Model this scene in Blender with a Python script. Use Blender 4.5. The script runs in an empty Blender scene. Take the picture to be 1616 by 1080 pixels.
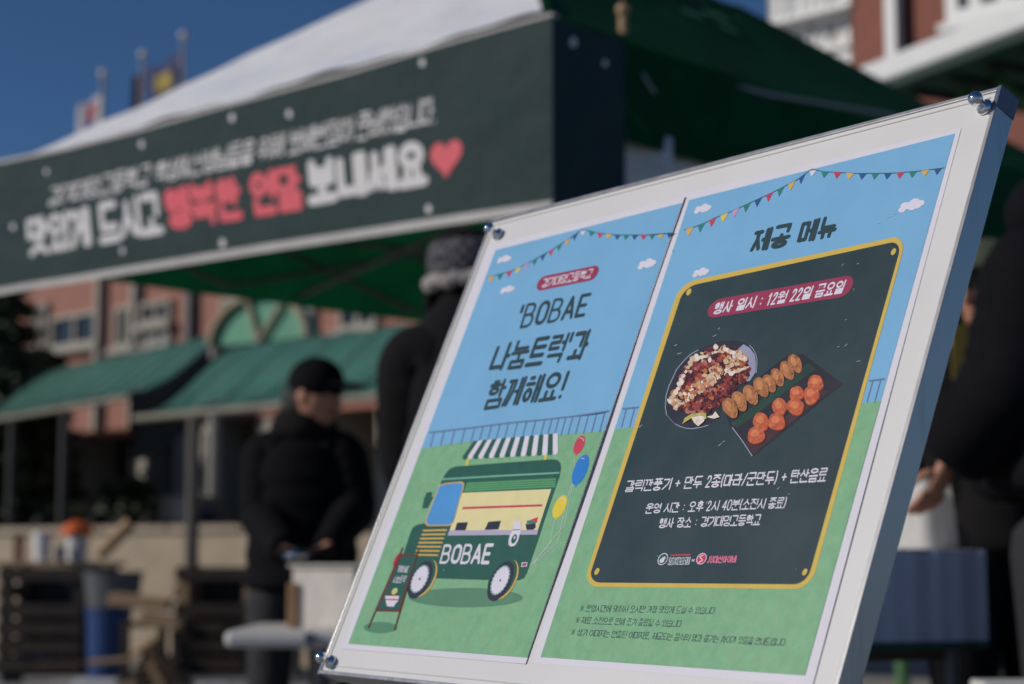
import bpy, bmesh, math, random
from math import sin, cos, tan, pi, radians, atan2, hypot
from mathutils import Vector as V, Matrix
from mathutils.geometry import delaunay_2d_cdt as cdt
random.seed(7)
S = bpy.context.scene
COL = S.collection

# ------------------------------------------------------------------ camera, sky, sun, exposure
FPX, HOR = 2780.0, 880.0
PITCH = math.atan((HOR - 540.0) / FPX)
CAM = V((0, 0, 1.0))
cd = bpy.data.cameras.new('camera'); cam = bpy.data.objects.new('camera', cd); COL.objects.link(cam)
cam.location = CAM; cam.rotation_euler = (pi / 2 + PITCH, 0, 0)
cd.sensor_width = 36.0; cd.lens = 36.0 * FPX / 1616.0
cd.clip_start = 0.05; cd.clip_end = 1500
cd.dof.use_dof = True; cd.dof.focus_distance = 1.48; cd.dof.aperture_fstop = 5.4
S.camera = cam
SUN_AZ, SUN_EL = radians(79), radians(27)      # azimuth measured from behind the camera towards the left
sdir = V((-sin(SUN_AZ) * cos(SUN_EL), -cos(SUN_AZ) * cos(SUN_EL), sin(SUN_EL)))
w = bpy.data.worlds.new('World'); S.world = w; w.use_nodes = True
nt = w.node_tree; bg = nt.nodes['Background']; sky = nt.nodes.new('ShaderNodeTexSky')
sky.sky_type = 'NISHITA'; sky.sun_disc = False; sky.sun_elevation = SUN_EL
sky.sun_rotation = math.atan2(sdir.x, sdir.y); sky.altitude = 900; sky.air_density = 1.0; sky.dust_density = 0.0; sky.ozone_density = 9.0
nt.links.new(sky.outputs[0], bg.inputs[0]); bg.inputs[1].default_value = 0.078
sl = bpy.data.lights.new('sun', 'SUN'); so = bpy.data.objects.new('sun', sl); COL.objects.link(so)
sl.energy = 3.7; sl.angle = radians(0.5); sl.color = (1.0, 0.93, 0.84)
so.rotation_euler = sdir.to_track_quat('Z', 'Y').to_euler()
S.view_settings.view_transform = 'Standard'; S.view_settings.look = 'None'
S.view_settings.exposure = -0.55; S.view_settings.gamma = 1.0; S.view_settings.use_curve_mapping = False
S.render.engine = 'CYCLES'; S.cycles.use_denoising = True; S.cycles.max_bounces = 8
S.cycles.sample_clamp_indirect = 4.0

# ------------------------------------------------------------------ helpers
def ray(px, py):
    x = (px - 808.0) / FPX; y = (540.0 - py) / FPX
    return V((x, cos(PITCH) - y * sin(PITCH), sin(PITCH) + y * cos(PITCH)))
def W(px, py, Z):
    """world point seen at a photo pixel at the distance Z along the ground"""
    d = ray(px, py); return CAM + d * (Z / d.y)
def on_plane(px, py, o, n):
    d = ray(px, py); return CAM + d * ((o - CAM).dot(n) / d.dot(n))
def srgb(r, g, b):
    f = lambda c: (c / 255.0 / 12.92) if c <= 10.3 else ((c / 255.0 + .055) / 1.055) ** 2.4
    return (f(r), f(g), f(b))
MATS = {}
def mat(name, col, rough=.6, var=.12, scale=40., bump=0., bscale=None, metal=0., coat=0., spec=.5, wear=None, stretch=None, trans=0., emis=None, speckle=0):
    if name in MATS: return MATS[name]
    m = bpy.data.materials.new(name); m.use_nodes = True; t = m.node_tree; N = t.nodes; L = t.links
    p = N['Principled BSDF']; p.inputs['Roughness'].default_value = rough; p.inputs['Metallic'].default_value = metal
    p.inputs['Coat Weight'].default_value = coat; p.inputs['Coat Roughness'].default_value = .12; p.inputs['Specular IOR Level'].default_value = spec
    tc = N.new('ShaderNodeTexCoord'); src = tc.outputs['Object']
    if stretch:
        mp = N.new('ShaderNodeMapping'); mp.inputs['Scale'].default_value = stretch; L.new(src, mp.inputs[0]); src = mp.outputs[0]
    nz = N.new('ShaderNodeTexNoise'); nz.inputs['Scale'].default_value = scale; nz.inputs['Detail'].default_value = 6; nz.inputs['Roughness'].default_value = .65
    L.new(src, nz.inputs['Vector'])
    mr = N.new('ShaderNodeMapRange'); mr.inputs['From Min'].default_value = .3; mr.inputs['From Max'].default_value = .7
    mr.inputs['To Min'].default_value = 1 - var; mr.inputs['To Max'].default_value = 1 + var; L.new(nz.outputs[0], mr.inputs[0])
    mx = N.new('ShaderNodeVectorMath'); mx.operation = 'SCALE'; mx.inputs[0].default_value = col[:3]; L.new(mr.outputs[0], mx.inputs['Scale'])
    out = mx.outputs[0]
    if wear:                                             # wear = (colour, scale, threshold)
        n2 = N.new('ShaderNodeTexNoise'); n2.inputs['Scale'].default_value = wear[1]; n2.inputs['Detail'].default_value = 8; n2.inputs['Roughness'].default_value = .7; L.new(src, n2.inputs['Vector'])
        r2 = N.new('ShaderNodeMapRange'); r2.inputs['From Min'].default_value = wear[2]; r2.inputs['From Max'].default_value = wear[2] + .12; r2.inputs['To Max'].default_value = wear[3] if len(wear) > 3 else 1; L.new(n2.outputs[0], r2.inputs[0])
        mm = N.new('ShaderNodeMix'); mm.data_type = 'RGBA'; L.new(r2.outputs[0], mm.inputs[0]); L.new(out, mm.inputs[6]); mm.inputs[7].default_value = (*wear[0], 1); out = mm.outputs[2]
    L.new(out, p.inputs['Base Color'])
    # uneven gloss
    rr = N.new('ShaderNodeMapRange'); rr.inputs['To Min'].default_value = max(.02, rough - .08); rr.inputs['To Max'].default_value = min(1, rough + .08); L.new(nz.outputs[0], rr.inputs[0]); L.new(rr.outputs[0], p.inputs['Roughness'])
    if bump:
        nb = N.new('ShaderNodeTexNoise'); nb.inputs['Scale'].default_value = bscale or scale; nb.inputs['Detail'].default_value = 5; L.new(src, nb.inputs['Vector'])
        b = N.new('ShaderNodeBump'); b.inputs['Strength'].default_value = min(1, bump); b.inputs['Distance'].default_value = .02 if bump <= 1 else .02 * bump; L.new(nb.outputs[0], b.inputs['Height']); L.new(b.outputs[0], p.inputs['Normal'])
    if trans:                                            # thin cloth that lets light through
        tr = N.new('ShaderNodeBsdfTranslucent'); L.new(out, tr.inputs[0]); ms = N.new('ShaderNodeMixShader'); ms.inputs[0].default_value = trans
        L.new(p.outputs[0], ms.inputs[1]); L.new(tr.outputs[0], ms.inputs[2]); L.new(ms.outputs[0], N['Material Output'].inputs[0])
    MATS[name] = m; return m
WL = {}
def tag(o, label=None, cat=None, group=None, kind=None):
    if label: o['label'] = label
    if cat: o['category'] = cat
    if group: o['group'] = group
    if kind: o['kind'] = kind
    return o
def empty(name, loc, label, cat, group=None):
    o = bpy.data.objects.new(name, None); COL.objects.link(o); o.location = loc; o.empty_display_size = .1; WL[o.name] = V(loc)
    return tag(o, label, cat, group)
class MB:
    def __init__(s): s.v = []; s.f = []
    def add(s, vs, fs):
        b = len(s.v); s.v += [V(x) for x in vs]; s.f += [[b + i for i in f] for f in fs]; return s
    def box(s, c, h, ax=None):
        """centre, half sizes, optional three axes"""
        a = ax or (V((1, 0, 0)), V((0, 1, 0)), V((0, 0, 1))); c = V(c)
        vs = [c + a[0] * h[0] * i + a[1] * h[1] * j + a[2] * h[2] * k for i in (-1, 1) for j in (-1, 1) for k in (-1, 1)]
        return s.add(vs, [(0, 1, 3, 2), (4, 6, 7, 5), (0, 4, 5, 1), (2, 3, 7, 6), (0, 2, 6, 4), (1, 5, 7, 3)])
    def tube(s, p0, p1, r, n=10, r1=None):
        p0, p1 = V(p0), V(p1); d = (p1 - p0).normalized(); q = d.to_track_quat('Z', 'Y'); r1 = r if r1 is None else r1
        vs = [p0 + q @ V((r * cos(2 * pi * i / n), r * sin(2 * pi * i / n), 0)) for i in range(n)] + [p1 + q @ V((r1 * cos(2 * pi * i / n), r1 * sin(2 * pi * i / n), 0)) for i in range(n)]
        return s.add(vs, [(i, (i + 1) % n, n + (i + 1) % n, n + i) for i in range(n)] + [tuple(range(n))[::-1], tuple(range(n, 2 * n))])
    def lathe(s, base, prof, axis=V((0, 0, 1)), n=24, sc=(1, 1)):
        """prof = [(r, h)] along axis"""
        q = V(axis).to_track_quat('Z', 'Y'); base = V(base); b = []; fs = []
        for r, h in prof: b += [base + q @ V((r * cos(2 * pi * i / n) * sc[0], r * sin(2 * pi * i / n) * sc[1], h)) for i in range(n)]
        for k in range(len(prof) - 1): fs += [(k * n + i, k * n + (i + 1) % n, (k + 1) * n + (i + 1) % n, (k + 1) * n + i) for i in range(n)]
        fs += [tuple(range(n))[::-1], tuple(range((len(prof) - 1) * n, len(prof) * n))]
        return s.add(b, fs)
    def ball(s, c, r, n=16, m=10, ax=None):
        c = V(c); r = (r, r, r) if not hasattr(r, '__len__') else r; a = ax or (V((1, 0, 0)), V((0, 1, 0)), V((0, 0, 1)))
        vs = [c + a[2] * r[2]] + [c + a[0] * r[0] * sin(pi * j / m) * cos(2 * pi * i / n) + a[1] * r[1] * sin(pi * j / m) * sin(2 * pi * i / n) + a[2] * r[2] * cos(pi * j / m) for j in range(1, m) for i in range(n)] + [c - a[2] * r[2]]
        fs = [(0, 1 + i, 1 + (i + 1) % n) for i in range(n)]
        for j in range(m - 2): fs += [(1 + j * n + i, 1 + (j + 1) * n + i, 1 + (j + 1) * n + (i + 1) % n, 1 + j * n + (i + 1) % n) for i in range(n)]
        l = len(vs) - 1; fs += [(l, 1 + (m - 2) * n + (i + 1) % n, 1 + (m - 2) * n + i) for i in range(n)]
        return s.add(vs, fs)
    def grid(s, fn, nu, nv):
        vs = [fn(i / nu, j / nv) for j in range(nv + 1) for i in range(nu + 1)]
        return s.add(vs, [(j * (nu + 1) + i, j * (nu + 1) + i + 1, (j + 1) * (nu + 1) + i + 1, (j + 1) * (nu + 1) + i) for j in range(nv) for i in range(nu)])
    def slab(s, fn, nrm, th, nu, nv):
        """grid with thickness: a front sheet, a back sheet and the rim"""
        n1 = (nu + 1) * (nv + 1); nrm = V(nrm)
        vs = [V(fn(i / nu, j / nv)) for j in range(nv + 1) for i in range(nu + 1)]; vs += [p - nrm * th for p in vs]
        q = [(j * (nu + 1) + i, j * (nu + 1) + i + 1, (j + 1) * (nu + 1) + i + 1, (j + 1) * (nu + 1) + i) for j in range(nv) for i in range(nu)]
        fs = q + [tuple(n1 + k for k in f[::-1]) for f in q]
        rim = [i for i in range(nu + 1)] + [j * (nu + 1) + nu for j in range(1, nv + 1)] + [nv * (nu + 1) + i for i in range(nu - 1, -1, -1)] + [j * (nu + 1) for j in range(nv - 1, 0, -1)]
        for k in range(len(rim)): a, b = rim[k], rim[(k + 1) % len(rim)]; fs.append((a, n1 + a, n1 + b, b))
        return s.add(vs, fs)
    def build(s, name, m, parent=None, smooth=False, bevel=0, mats=None, fm=None):
        if parent: o0 = WL[parent.name]
        else:
            xs = [p.x for p in s.v]; ys = [p.y for p in s.v]; zs = [p.z for p in s.v]
            o0 = V(((min(xs) + max(xs)) / 2, (min(ys) + max(ys)) / 2, min(zs)))
        me = bpy.data.meshes.new(name); me.from_pydata([p - o0 for p in s.v], [], s.f); me.update()
        o = bpy.data.objects.new(name, me); COL.objects.link(o); me.materials.append(m)
        if parent: o.parent = parent
        else: o.location = o0
        WL[o.name] = V(o0)
        bm = bmesh.new(); bm.from_mesh(me); bmesh.ops.recalc_face_normals(bm, faces=bm.faces); bm.to_mesh(me); bm.free()
        if smooth: me.shade_smooth()
        if bevel:
            b = o.modifiers.new('bevel', 'BEVEL'); b.width = bevel; b.segments = 2; b.limit_method = 'ANGLE'
        return o
def box_at(name, c, h, m, parent=None, ax=None, bevel=0): return MB().box(c, h, ax).build(name, m, parent, bevel=bevel)
def dup(root, off, label=None):
    r = root.copy(); COL.objects.link(r); r.location = root.location + V(off)
    if label: r['label'] = label
    for ch in root.children:
        c = ch.copy(); COL.objects.link(c); c.parent = r
        for g in ch.children:
            d = g.copy(); COL.objects.link(d); d.parent = c
    return r
def skin_geo(js, es, rs, sub=2):
    """a continuous tapering surface round a skeleton; returns vertices and faces"""
    me = bpy.data.meshes.new('tmp'); me.from_pydata([V(j) for j in js], es, []); o = bpy.data.objects.new('tmp', me); COL.objects.link(o)
    o.modifiers.new('s', 'SKIN'); sk = me.skin_vertices[0].data
    for i, r in enumerate(rs): sk[i].radius = r if hasattr(r, '__len__') else (r, r)
    sk[0].use_root = True
    ss = o.modifiers.new('ss', 'SUBSURF'); ss.levels = sub
    dg = bpy.context.evaluated_depsgraph_get(); e = o.evaluated_get(dg).to_mesh()
    vs = [v.co.copy() for v in e.vertices]; fs = [tuple(p.vertices) for p in e.polygons]
    o.evaluated_get(dg).to_mesh_clear(); bpy.data.objects.remove(o); bpy.data.meshes.remove(me)
    return vs, fs
def chain(mb, pts, rs, sub=2, quilt=0, step=.045):
    """one limb; quilt > 0 puffs it into the horizontal chambers of a down jacket"""
    js, rr = [V(pts[0])], [rs[0]]; k = 0
    for a in range(len(pts) - 1):
        p, q = V(pts[a]), V(pts[a + 1]); n = max(1, int((q - p).length / step)) * 2 if quilt else 2
        for i in range(1, n + 1):
            t = i / n; k += 1; r0, r1 = rs[a], rs[a + 1]; g = (1 + (quilt if k % 2 else -quilt))
            f = lambda x, y: (x + (y - x) * t) * g
            rr.append((f(r0[0], r1[0]), f(r0[1], r1[1])) if hasattr(r0, '__len__') else f(r0, r1)); js.append(p.lerp(q, t))
    mb.add(*skin_geo(js, [(i, i + 1) for i in range(len(js) - 1)], rr, sub)); return mb

# ------------------------------------------------------------------ directions shared by the tent and the school fronts
D = V((.727, -.686, 0))        # along the front, towards the camera and to the right
NF = V((-.686, -.727, 0))      # the way the fronts face
UP = V((0, 0, 1))

# ------------------------------------------------------------------ materials
m_ground = mat('pale concrete ground', (.30, .285, .26), .85, .25, 1.5, .3, 30, wear=((.16, .15, .14), .6, .52))
m_brick = mat('pinkish brick', (.34, .155, .115), .85, .18, 6, .3, 20)
m_brick2 = mat('red brown brick', (.26, .095, .066), .85, .15, 5, .3, 20)
m_tan = mat('tan painted arch rim', (.40, .33, .22), .7, .1, 4)
m_cream = mat('cream painted trim', (.36, .33, .28), .7, .1, 4)
m_white = mat('white paint', (.78, .78, .76), .5, .06, 6)
m_glass = mat('dark window glass', (.03, .035, .04), .12, .3, 2)
m_glass2 = mat('pale window blind', (.35, .38, .38), .4, .3, 1.2)
m_awn = mat('faded green awning sheet', (.055, .165, .120), .5, .2, 1.6, .5, 4, wear=((.12, .22, .17), 2.2, .54, .6))
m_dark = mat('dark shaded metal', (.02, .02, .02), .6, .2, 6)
m_bark = mat('brown bark', (.07, .045, .03), .9, .3, 20, .8)
m_leaf = mat('dark evergreen needles', (.035, .050, .022), .7, .4, 8)
m_hedge = mat('olive hedge leaf', (.045, .055, .025), .7, .4, 8)
m_green = mat('green canopy fabric', (.005, .085, .032), .8, .25, 4, 1, 3, trans=.42, spec=.12)
m_snow = mat('frosty snow cover', (.80, .79, .80), .8, .05, 7, 1, 4, wear=((.70, .72, .78), 3, .5))
m_banner = mat('dark green banner cloth', srgb(40, 59, 60), .75, .10, 5, 2.6, 2.4, spec=.25)
m_hem = mat('off white banner hem', (.50, .48, .46), .7, .1, 10, .4)
m_steel = mat('grey tent frame', (.16, .15, .15), .45, .2, 20, metal=.5)
m_alu = mat('brushed aluminium frame', (.47, .46, .45), .36, .06, 60, metal=1.0, stretch=(1, 1, .1), wear=((.20, .20, .21), 45, .56, .5))
m_chrome = mat('polished chrome', (.80, .80, .82), .07, .03, 20, metal=1.0)
m_face = mat('off white laminated board', (.72, .705, .69), .42, .03, 5, coat=.2, wear=((.62, .60, .57), 60, .66, .5))
m_paper = mat('white poster paper', (.74, .72, .78), .45, .02, 12, coat=.25)
m_black = mat('black puffer nylon', (.006, .006, .008), .88, .3, 12, .3, 14, spec=.12)
m_charc = mat('charcoal coat cloth', (.010, .009, .010), .9, .3, 12, .2, 25, spec=.15)
m_trous = mat('dark grey trousers', (.022, .022, .026), .85, .25, 9, .4, 40)
m_skin = mat('warm skin', (.46, .22, .14), .55, .08, 20)
m_hair = mat('black hair', (.012, .010, .010), .5, .3, 80, .5, 120)
m_wood = mat('pale sawn wood', (.46, .30, .16), .7, .2, 8, .3, stretch=(1, 1, 6))
m_wood2 = mat('dark weathered wood', (.05, .036, .027), .85, .3, 8, .4)
m_fleece = mat('cream fleece', (.42, .39, .37), .95, .2, 60, 1, 60)
m_blue = mat('blue plastic', (.02, .055, .18), .4, .1, 6)
m_orange = mat('orange plastic', (.75, .14, .02), .4, .1, 6)
m_beige = mat('beige rendered wall', (.42, .34, .25), .85, .15, 3, .2)
m_grey = mat('grey galvanised steel', (.13, .135, .14), .5, .2, 5, metal=.3)
m_fold = mat('white plastic table top', (.68, .66, .62), .5, .05, 8, .1)
m_stain = mat('dull stainless steel', (.74, .68, .60), .5, .15, 12, metal=.05)
m_card = mat('brown cardboard', (.42, .24, .12), .8, .1, 10)
m_carton = mat('white paper carton', (.44, .46, .54), .7, .05, 12)
m_bag = mat('white plastic bag', (.86, .84, .80), .5, .06, 14, .3, 14, trans=.4)

# ------------------------------------------------------------------ ground
g = MB().grid(lambda s, t: V((-300 + 600 * s, -60 + 560 * t, 0)), 12, 12).build('ground', m_ground); tag(g, kind='structure')

# ------------------------------------------------------------------ brick school building on the left
def facade(o, d=D):
    n = V((d.y, -d.x, 0)); n = n if n.y < 0 else -n
    def tz(px, py): p = on_plane(px, py, o, n); return (p - o).dot(d), p.z
    def bx(mb, t0, t1, z0, z1, e0, e1):
        c = o + d * ((t0 + t1) / 2) + UP * ((z0 + z1) / 2 - o.z) + n * ((e0 + e1) / 2)
        return mb.box(c, (abs(t1 - t0) / 2, abs(e1 - e0) / 2, abs(z1 - z0) / 2), (d, n, UP))
    return tz, bx
A0 = W(300, 600, 27); tz, bx = facade(V((A0.x, A0.y, 0)))
bl = empty('school_building', (A0.x, A0.y, 0), 'pinkish brick school building with dark windows behind the green awnings at left', 'building')
tL = tz(-260, 600)[0]; tR = tz(700, 600)[0]; zt = tz(80, 345)[1]; zm = tz(300, 668)[1]
bx(MB(), tL, tR, zm, zt, -6, 0).build('wall', m_brick, bl)
bx(MB(), tL - .2, tR + .2, zt, zt + .25, -6.1, .25).build('roof_edge', m_cream, bl)
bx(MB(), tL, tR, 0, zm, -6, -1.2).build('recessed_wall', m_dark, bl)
def window(bx, parent, t0, t1, z0, z1, mp, frame, mull=1, fw=.07, sill=True):
    fr = MB()
    for a, b, c, d_ in ((t0, t1, z0, z0 + fw), (t0, t1, z1 - fw, z1), (t0, t0 + fw, z0 + fw, z1 - fw), (t1 - fw, t1, z0 + fw, z1 - fw)): bx(fr, a, b, c, d_, .0, .10)
    for k in range(mull):
        tm = t0 + (t1 - t0) * (k + 1) / (mull + 1); bx(fr, tm - fw / 2, tm + fw / 2, z0 + fw, z1 - fw, .005, .09)
    f = fr.build('window', frame, parent)
    bx(MB(), t0 + fw, t1 - fw, z0 + fw, z1 - fw, .003, .03).build('pane', mp, f)
    if sill: bx(MB(), t0 - .08, t1 + .08, z0 - .1, z0 - .002, .0, .18).build('sill', frame, f)
for (xa, xb, ya, yb, mp) in ((-110, -60, 480, 548, m_glass), (-30, 20, 480, 548, m_glass), (56, 76, 480, 548, m_glass), (84, 158, 496, 548, m_glass), (184, 214, 484, 550, m_glass), (226, 272, 476, 512, m_glass), (227, 272, 513, 550, m_glass2), (352, 400, 470, 530, m_glass), (430, 500, 470, 530, m_glass2), (540, 600, 460, 520, m_glass)):
    window(bx, bl, tz(xa, 600)[0], tz(xb, 600)[0], tz((xa + xb) / 2, yb)[1], tz((xa + xb) / 2, ya)[1], mp, m_cream)
for (xa, xb) in ((158, 164), (214, 221), (302, 309)):
    t0, t1 = tz(xa, 600)[0], tz(xb, 600)[0]; bx(MB(), t0, t1, zm, zt - .02, .002, .16).build('downpipe', m_cream if xa != 302 else m_grey, bl)
for (xa, xb, mm) in ((-60, -38, m_cream), (-5, 12, m_cream), (66, 98, m_grey), (214, 226, m_cream), (272, 299, m_cream), (312, 342, m_cream), (400, 425, m_cream), (500, 520, m_cream), (590, 610, m_cream)):
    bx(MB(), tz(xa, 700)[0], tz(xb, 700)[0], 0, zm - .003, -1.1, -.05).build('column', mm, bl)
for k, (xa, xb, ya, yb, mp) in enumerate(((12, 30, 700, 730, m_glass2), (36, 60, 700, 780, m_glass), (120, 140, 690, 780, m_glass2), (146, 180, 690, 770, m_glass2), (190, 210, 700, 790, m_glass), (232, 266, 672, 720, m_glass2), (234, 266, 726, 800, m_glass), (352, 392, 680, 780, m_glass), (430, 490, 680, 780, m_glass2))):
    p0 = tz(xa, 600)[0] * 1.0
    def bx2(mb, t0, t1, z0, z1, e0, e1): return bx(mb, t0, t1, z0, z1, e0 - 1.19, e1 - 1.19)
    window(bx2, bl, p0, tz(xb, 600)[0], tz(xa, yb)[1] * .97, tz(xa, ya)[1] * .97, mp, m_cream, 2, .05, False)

# ------------------------------------------------------------------ brick building on the right
B0 = W(1400, 60, 22); tz2, bx2r = facade(V((B0.x, B0.y, 0)))
br = empty('brick_classroom_block', (B0.x, B0.y, 0), 'red brown brick block with white window frames and white downpipe at top right', 'building')
T = lambda px: tz2(px, 60)[0]; ZZ = lambda px, py: tz2(px, py)[1]
bx2r(MB(), T(1346), T(1760), 0, 14, -8, 0).build('brick_wall', m_brick2, br)
bx2r(MB(), T(1190), T(1345.5), 0, 14, -8, -.35).build('window_bay_wall', m_cream, br)
bx2r(MB(), T(1428), T(1441), 0, 14, .002, .05).build('recess_shade_strip', mat('brown recess shade', (.06, .02, .018), .8), br)  # dark strip on the flat wall, painted for the shade of a recess
bx2r(MB(), T(1411), T(1427), 0, 14, .002, .22).build('downpipe', m_white, br)
window(bx2r, br, T(1500), T(1640), ZZ(1500, 42), ZZ(1500, -160), m_glass, m_white, 2, .16)
window(bx2r, br, T(1452), T(1490), ZZ(1470, -60), ZZ(1470, -200), m_glass, m_white, 1, .12)
def bxb(mb, t0, t1, z0, z1, e0, e1): return bx2r(mb, t0, t1, z0, z1, e0 - .34, e1 - .34)
for r_, (ya, yb) in enumerate(((-150, -70), (-60, 20), (30, 78), (86, 150))):
    for c_, (xa, xb, mp) in enumerate(((1204, 1262, m_glass2), (1268, 1326, m_glass2 if r_ % 2 else m_glass))):
        window(bxb, br, T(xa), T(xb), ZZ(1270, yb), ZZ(1270, ya), mp, m_white, 2, .09, False)
bx2r(MB(), T(1190), T(1346), ZZ(1270, 29), ZZ(1270, 21), -.34, .06).build('string_course', m_white, br)
# pale wall seen under the tent
P0 = W(1050, 300, 20); tz3, bx3 = facade(V((P0.x, P0.y, 0)), V((.95, -.31, 0)).normalized())
pw = empty('pale_annex_building', (P0.x, P0.y, 0), 'pale grey rendered annex wall glimpsed under the right side of the green canopy', 'building')
bx3(MB(), tz3(940, 300)[0], tz3(1240, 300)[0], 0, tz3(1050, 205)[1], -3, 0).build('wall', mat('pale grey render', (.36, .35, .35), .8, .25, 1.3, .3), pw)
bx3(MB(), tz3(930, 300)[0], tz3(1250, 300)[0], tz3(1050, 205)[1] + .01, tz3(1050, 200)[1], -3.1, .15).build('coping', m_white, pw)
for xa in (985, 1060, 1120): window(bx3, pw, tz3(xa, 300)[0], tz3(xa + 34, 300)[0], tz3(xa, 330)[1], tz3(xa, 268)[1], m_glass2, m_cream, 1, .08)

# ------------------------------------------------------------------ shelter with white gutter (right)
s0 = W(1340, 108, 13.0); s1 = W(1760, -2, 10.6)
sd = (s1 - s0); sd.z = 0; sL = sd.length; sd.normalize(); sn = V((sd.y, -sd.x, 0)); zz = W(1413, 104, 12.4).z
sh = empty('open_shelter', (s0.x, s0.y, 0), 'open steel shelter with bright white gutter and green posts, beyond the canopy at right', 'shelter')
c = (s0 + s1) / 2; c.z = zz
MB().box(c, (sL / 2, .10, .09), (sd, sn, UP)).build('gutter', m_white, sh, bevel=.03)
MB().box(c - sn * 1.9 + UP * .05, (sL / 2, 1.78, .05), (sd, sn, UP)).build('roof_sheet', m_awn, sh)
mg = mat('light green post paint', (.07, .17, .06), .5, .1, 5)
def s_on(px, py, back):                                  # a point of the shelter, `back` metres behind its gutter line
    return on_plane(px, py, V((s0.x, s0.y, 0)) - sn * back, sn)
for px in (1400, 1521, 1700):
    p = s_on(px, 150, .6); MB().tube((p.x, p.y, 0), (p.x, p.y, zz), .055).build('post', mg, sh)
a = s_on(1545, 95, .6); b = s_on(1640, 185, .6); MB().tube(a, b, .04).build('brace', mg, sh)
for k in range(5):
    px = 1440 + 60 * k; a = s_on(px, 120, .2); MB().tube(V((a.x, a.y, zz - .12)), V((a.x, a.y, zz - .12)) - sn * 3.4, .035).build('rafter', m_dark, sh)
bw = MB(); q0 = V((s0.x, s0.y, 0)) - sn * 3.75; MB().box(q0 + sd * sL / 2 + UP * (zz / 2 - .2), (sL / 2, .05, zz / 2 - .25), (sd, sn, UP)).build('back_panel', mat('dark green back panel', (.03, .05, .02), .8, .5, 1.2), sh)  # dark green panel with mottled tone closing the rear of the shelter

# ------------------------------------------------------------------ curved green awnings (ogee sheets carried on posts)
m_trim = mat('weathered tan trim', (.24, .22, .17), .75, .15, 4)
m_trim2 = mat('pale green seam', (.10, .24, .18), .6, .2, 4)
def awning(label, f0, f1, out, width, rise, posts):
    """front edge f0 -> f1; the wall side stands `width` behind it and `rise` higher"""
    d = (f1 - f0); d.z = 0; n = out
    r = empty('curved_awning', (f0.x, f0.y, 0), label, 'awning', 'curved green awnings along the school front')
    def prof(s): return n * (-width * s) + UP * (rise * (.88 * (.5 - .5 * cos(pi * min(1, s * 1.45))) + .12 * s))
    MB().slab(lambda s, t: f0.lerp(f1, s) + prof(t), (n * .5 + UP).normalized(), .04, 2, 16).build('sheet', m_awn, r, smooth=False)
    for k in range(14):
        u = (k + .5) / 14; sm = MB(); q0 = None
        for i_ in range(9):
            q = f0.lerp(f1, u) + prof(i_ / 8) + UP * .008
            if q0: sm.tube(q0, q, .014, 5)
            q0 = q
        sm.build('seam', m_trim2, r)
    MB().tube(f0 - UP * .03, f1 - UP * .03, .035).build('gutter', m_trim, r)
    for e, (p) in enumerate((f0, f1)):
        mb = MB(); dd = d.normalized() * (-.05 if e == 0 else .05)
        vs = []
        for k in range(17): q = p + prof(k / 16) + dd; vs += [q + UP * .02, q - UP * .42]
        mb.add(vs, [(2 * k, 2 * k + 2, 2 * k + 3, 2 * k + 1) for k in range(16)])
        mb.add([v_ - dd * 1.6 for v_ in vs], [(2 * k, 2 * k + 1, 2 * k + 3, 2 * k + 2) for k in range(16)]).build('shaded_end_fascia', m_dark, r)  # near black colour carries the shade of the awning end
    for u in range(5):
        p = f0.lerp(f1, (u + .5) / 5); MB().tube(p - n * (width * .5) + UP * (rise * .45), V((p.x, p.y, p.z)) - n * .03, .025).build('rib', m_cream, r)
    for px, py in posts:
        nn = V((d.y, -d.x, 0)).normalized(); p = on_plane(px, py, V((f0.x, f0.y, 0)), nn); MB().tube((p.x, p.y, 0), (p.x, p.y, f0.z - .06), .06).build('post', m_dark if px < 250 else mat('brown grey post', (.10, .085, .07), .6), r)
    return r
f0 = W(213, 656, 16.5); L2 = 9.0
f1 = f0 + D * L2
awning('nearer faded green curved awning above the man in the cap', f0, f1, NF, 1.9, .80, ((306, 700), (470, 700)))
g1 = W(206, 617, 20.0); g0 = W(-90, 678, 25.0); g0.z = g1.z = (g0.z + g1.z) / 2
dd = (g1 - g0); dd.z = 0; dd.normalize(); nn = V((dd.y, -dd.x, 0)); nn = nn if nn.x < 0 else -nn
awning('farther faded green curved awning with a dark S shaped end, reaching the left edge', g0, g1, nn, 2.3, .92, ((102, 700), (20, 700)))
# arched gable over the walkway
ac = W(412, 540, 19.5); ax = (W(497, 540, 19.5) - ac).length / .80
ar = empty('arched_gable', (ac.x, ac.y, 0), 'arched green glazed gable with cream rim, rising above the awnings', 'gable')
fx = V((.80, -.60, 0)); fy = V((.60, .80, 0)); n_ = 24
pts = [ac + fx * (ax * cos(pi * k / n_)) + UP * (ax * .70 * sin(pi * k / n_)) for k in range(n_ + 1)]
mb = MB(); mb.add(pts + [p + fy * .12 for p in pts], [tuple(range(n_ + 1)), tuple(range(n_ + 1, 2 * n_ + 2))[::-1]] + [(k, k + 1, n_ + 2 + k, n_ + 1 + k) for k in range(n_)])
mb.build('arch_panel', mat('pale green glazing', (.11, .33, .20), .35, .12, 2), ar)
mb = MB()
for k in range(n_): mb.tube(pts[k] - fy * .06, pts[k + 1] - fy * .06, .045, 8)
mb.build('arch_rim', m_tan, ar)
for a_ in (58, 104): MB().tube(ac - fy * .05, ac + fx * (ax * .97 * cos(radians(a_))) + UP * (ax * .68 * sin(radians(a_))) - fy * .05, .03, 8).build('arch_rib', m_tan, ar)
for sx in (-1, 1):
    p = ac + fx * ax * sx * .97; MB().tube((p.x, p.y, 0), (p.x, p.y, p.z), .06).build('post', m_cream, ar)

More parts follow.
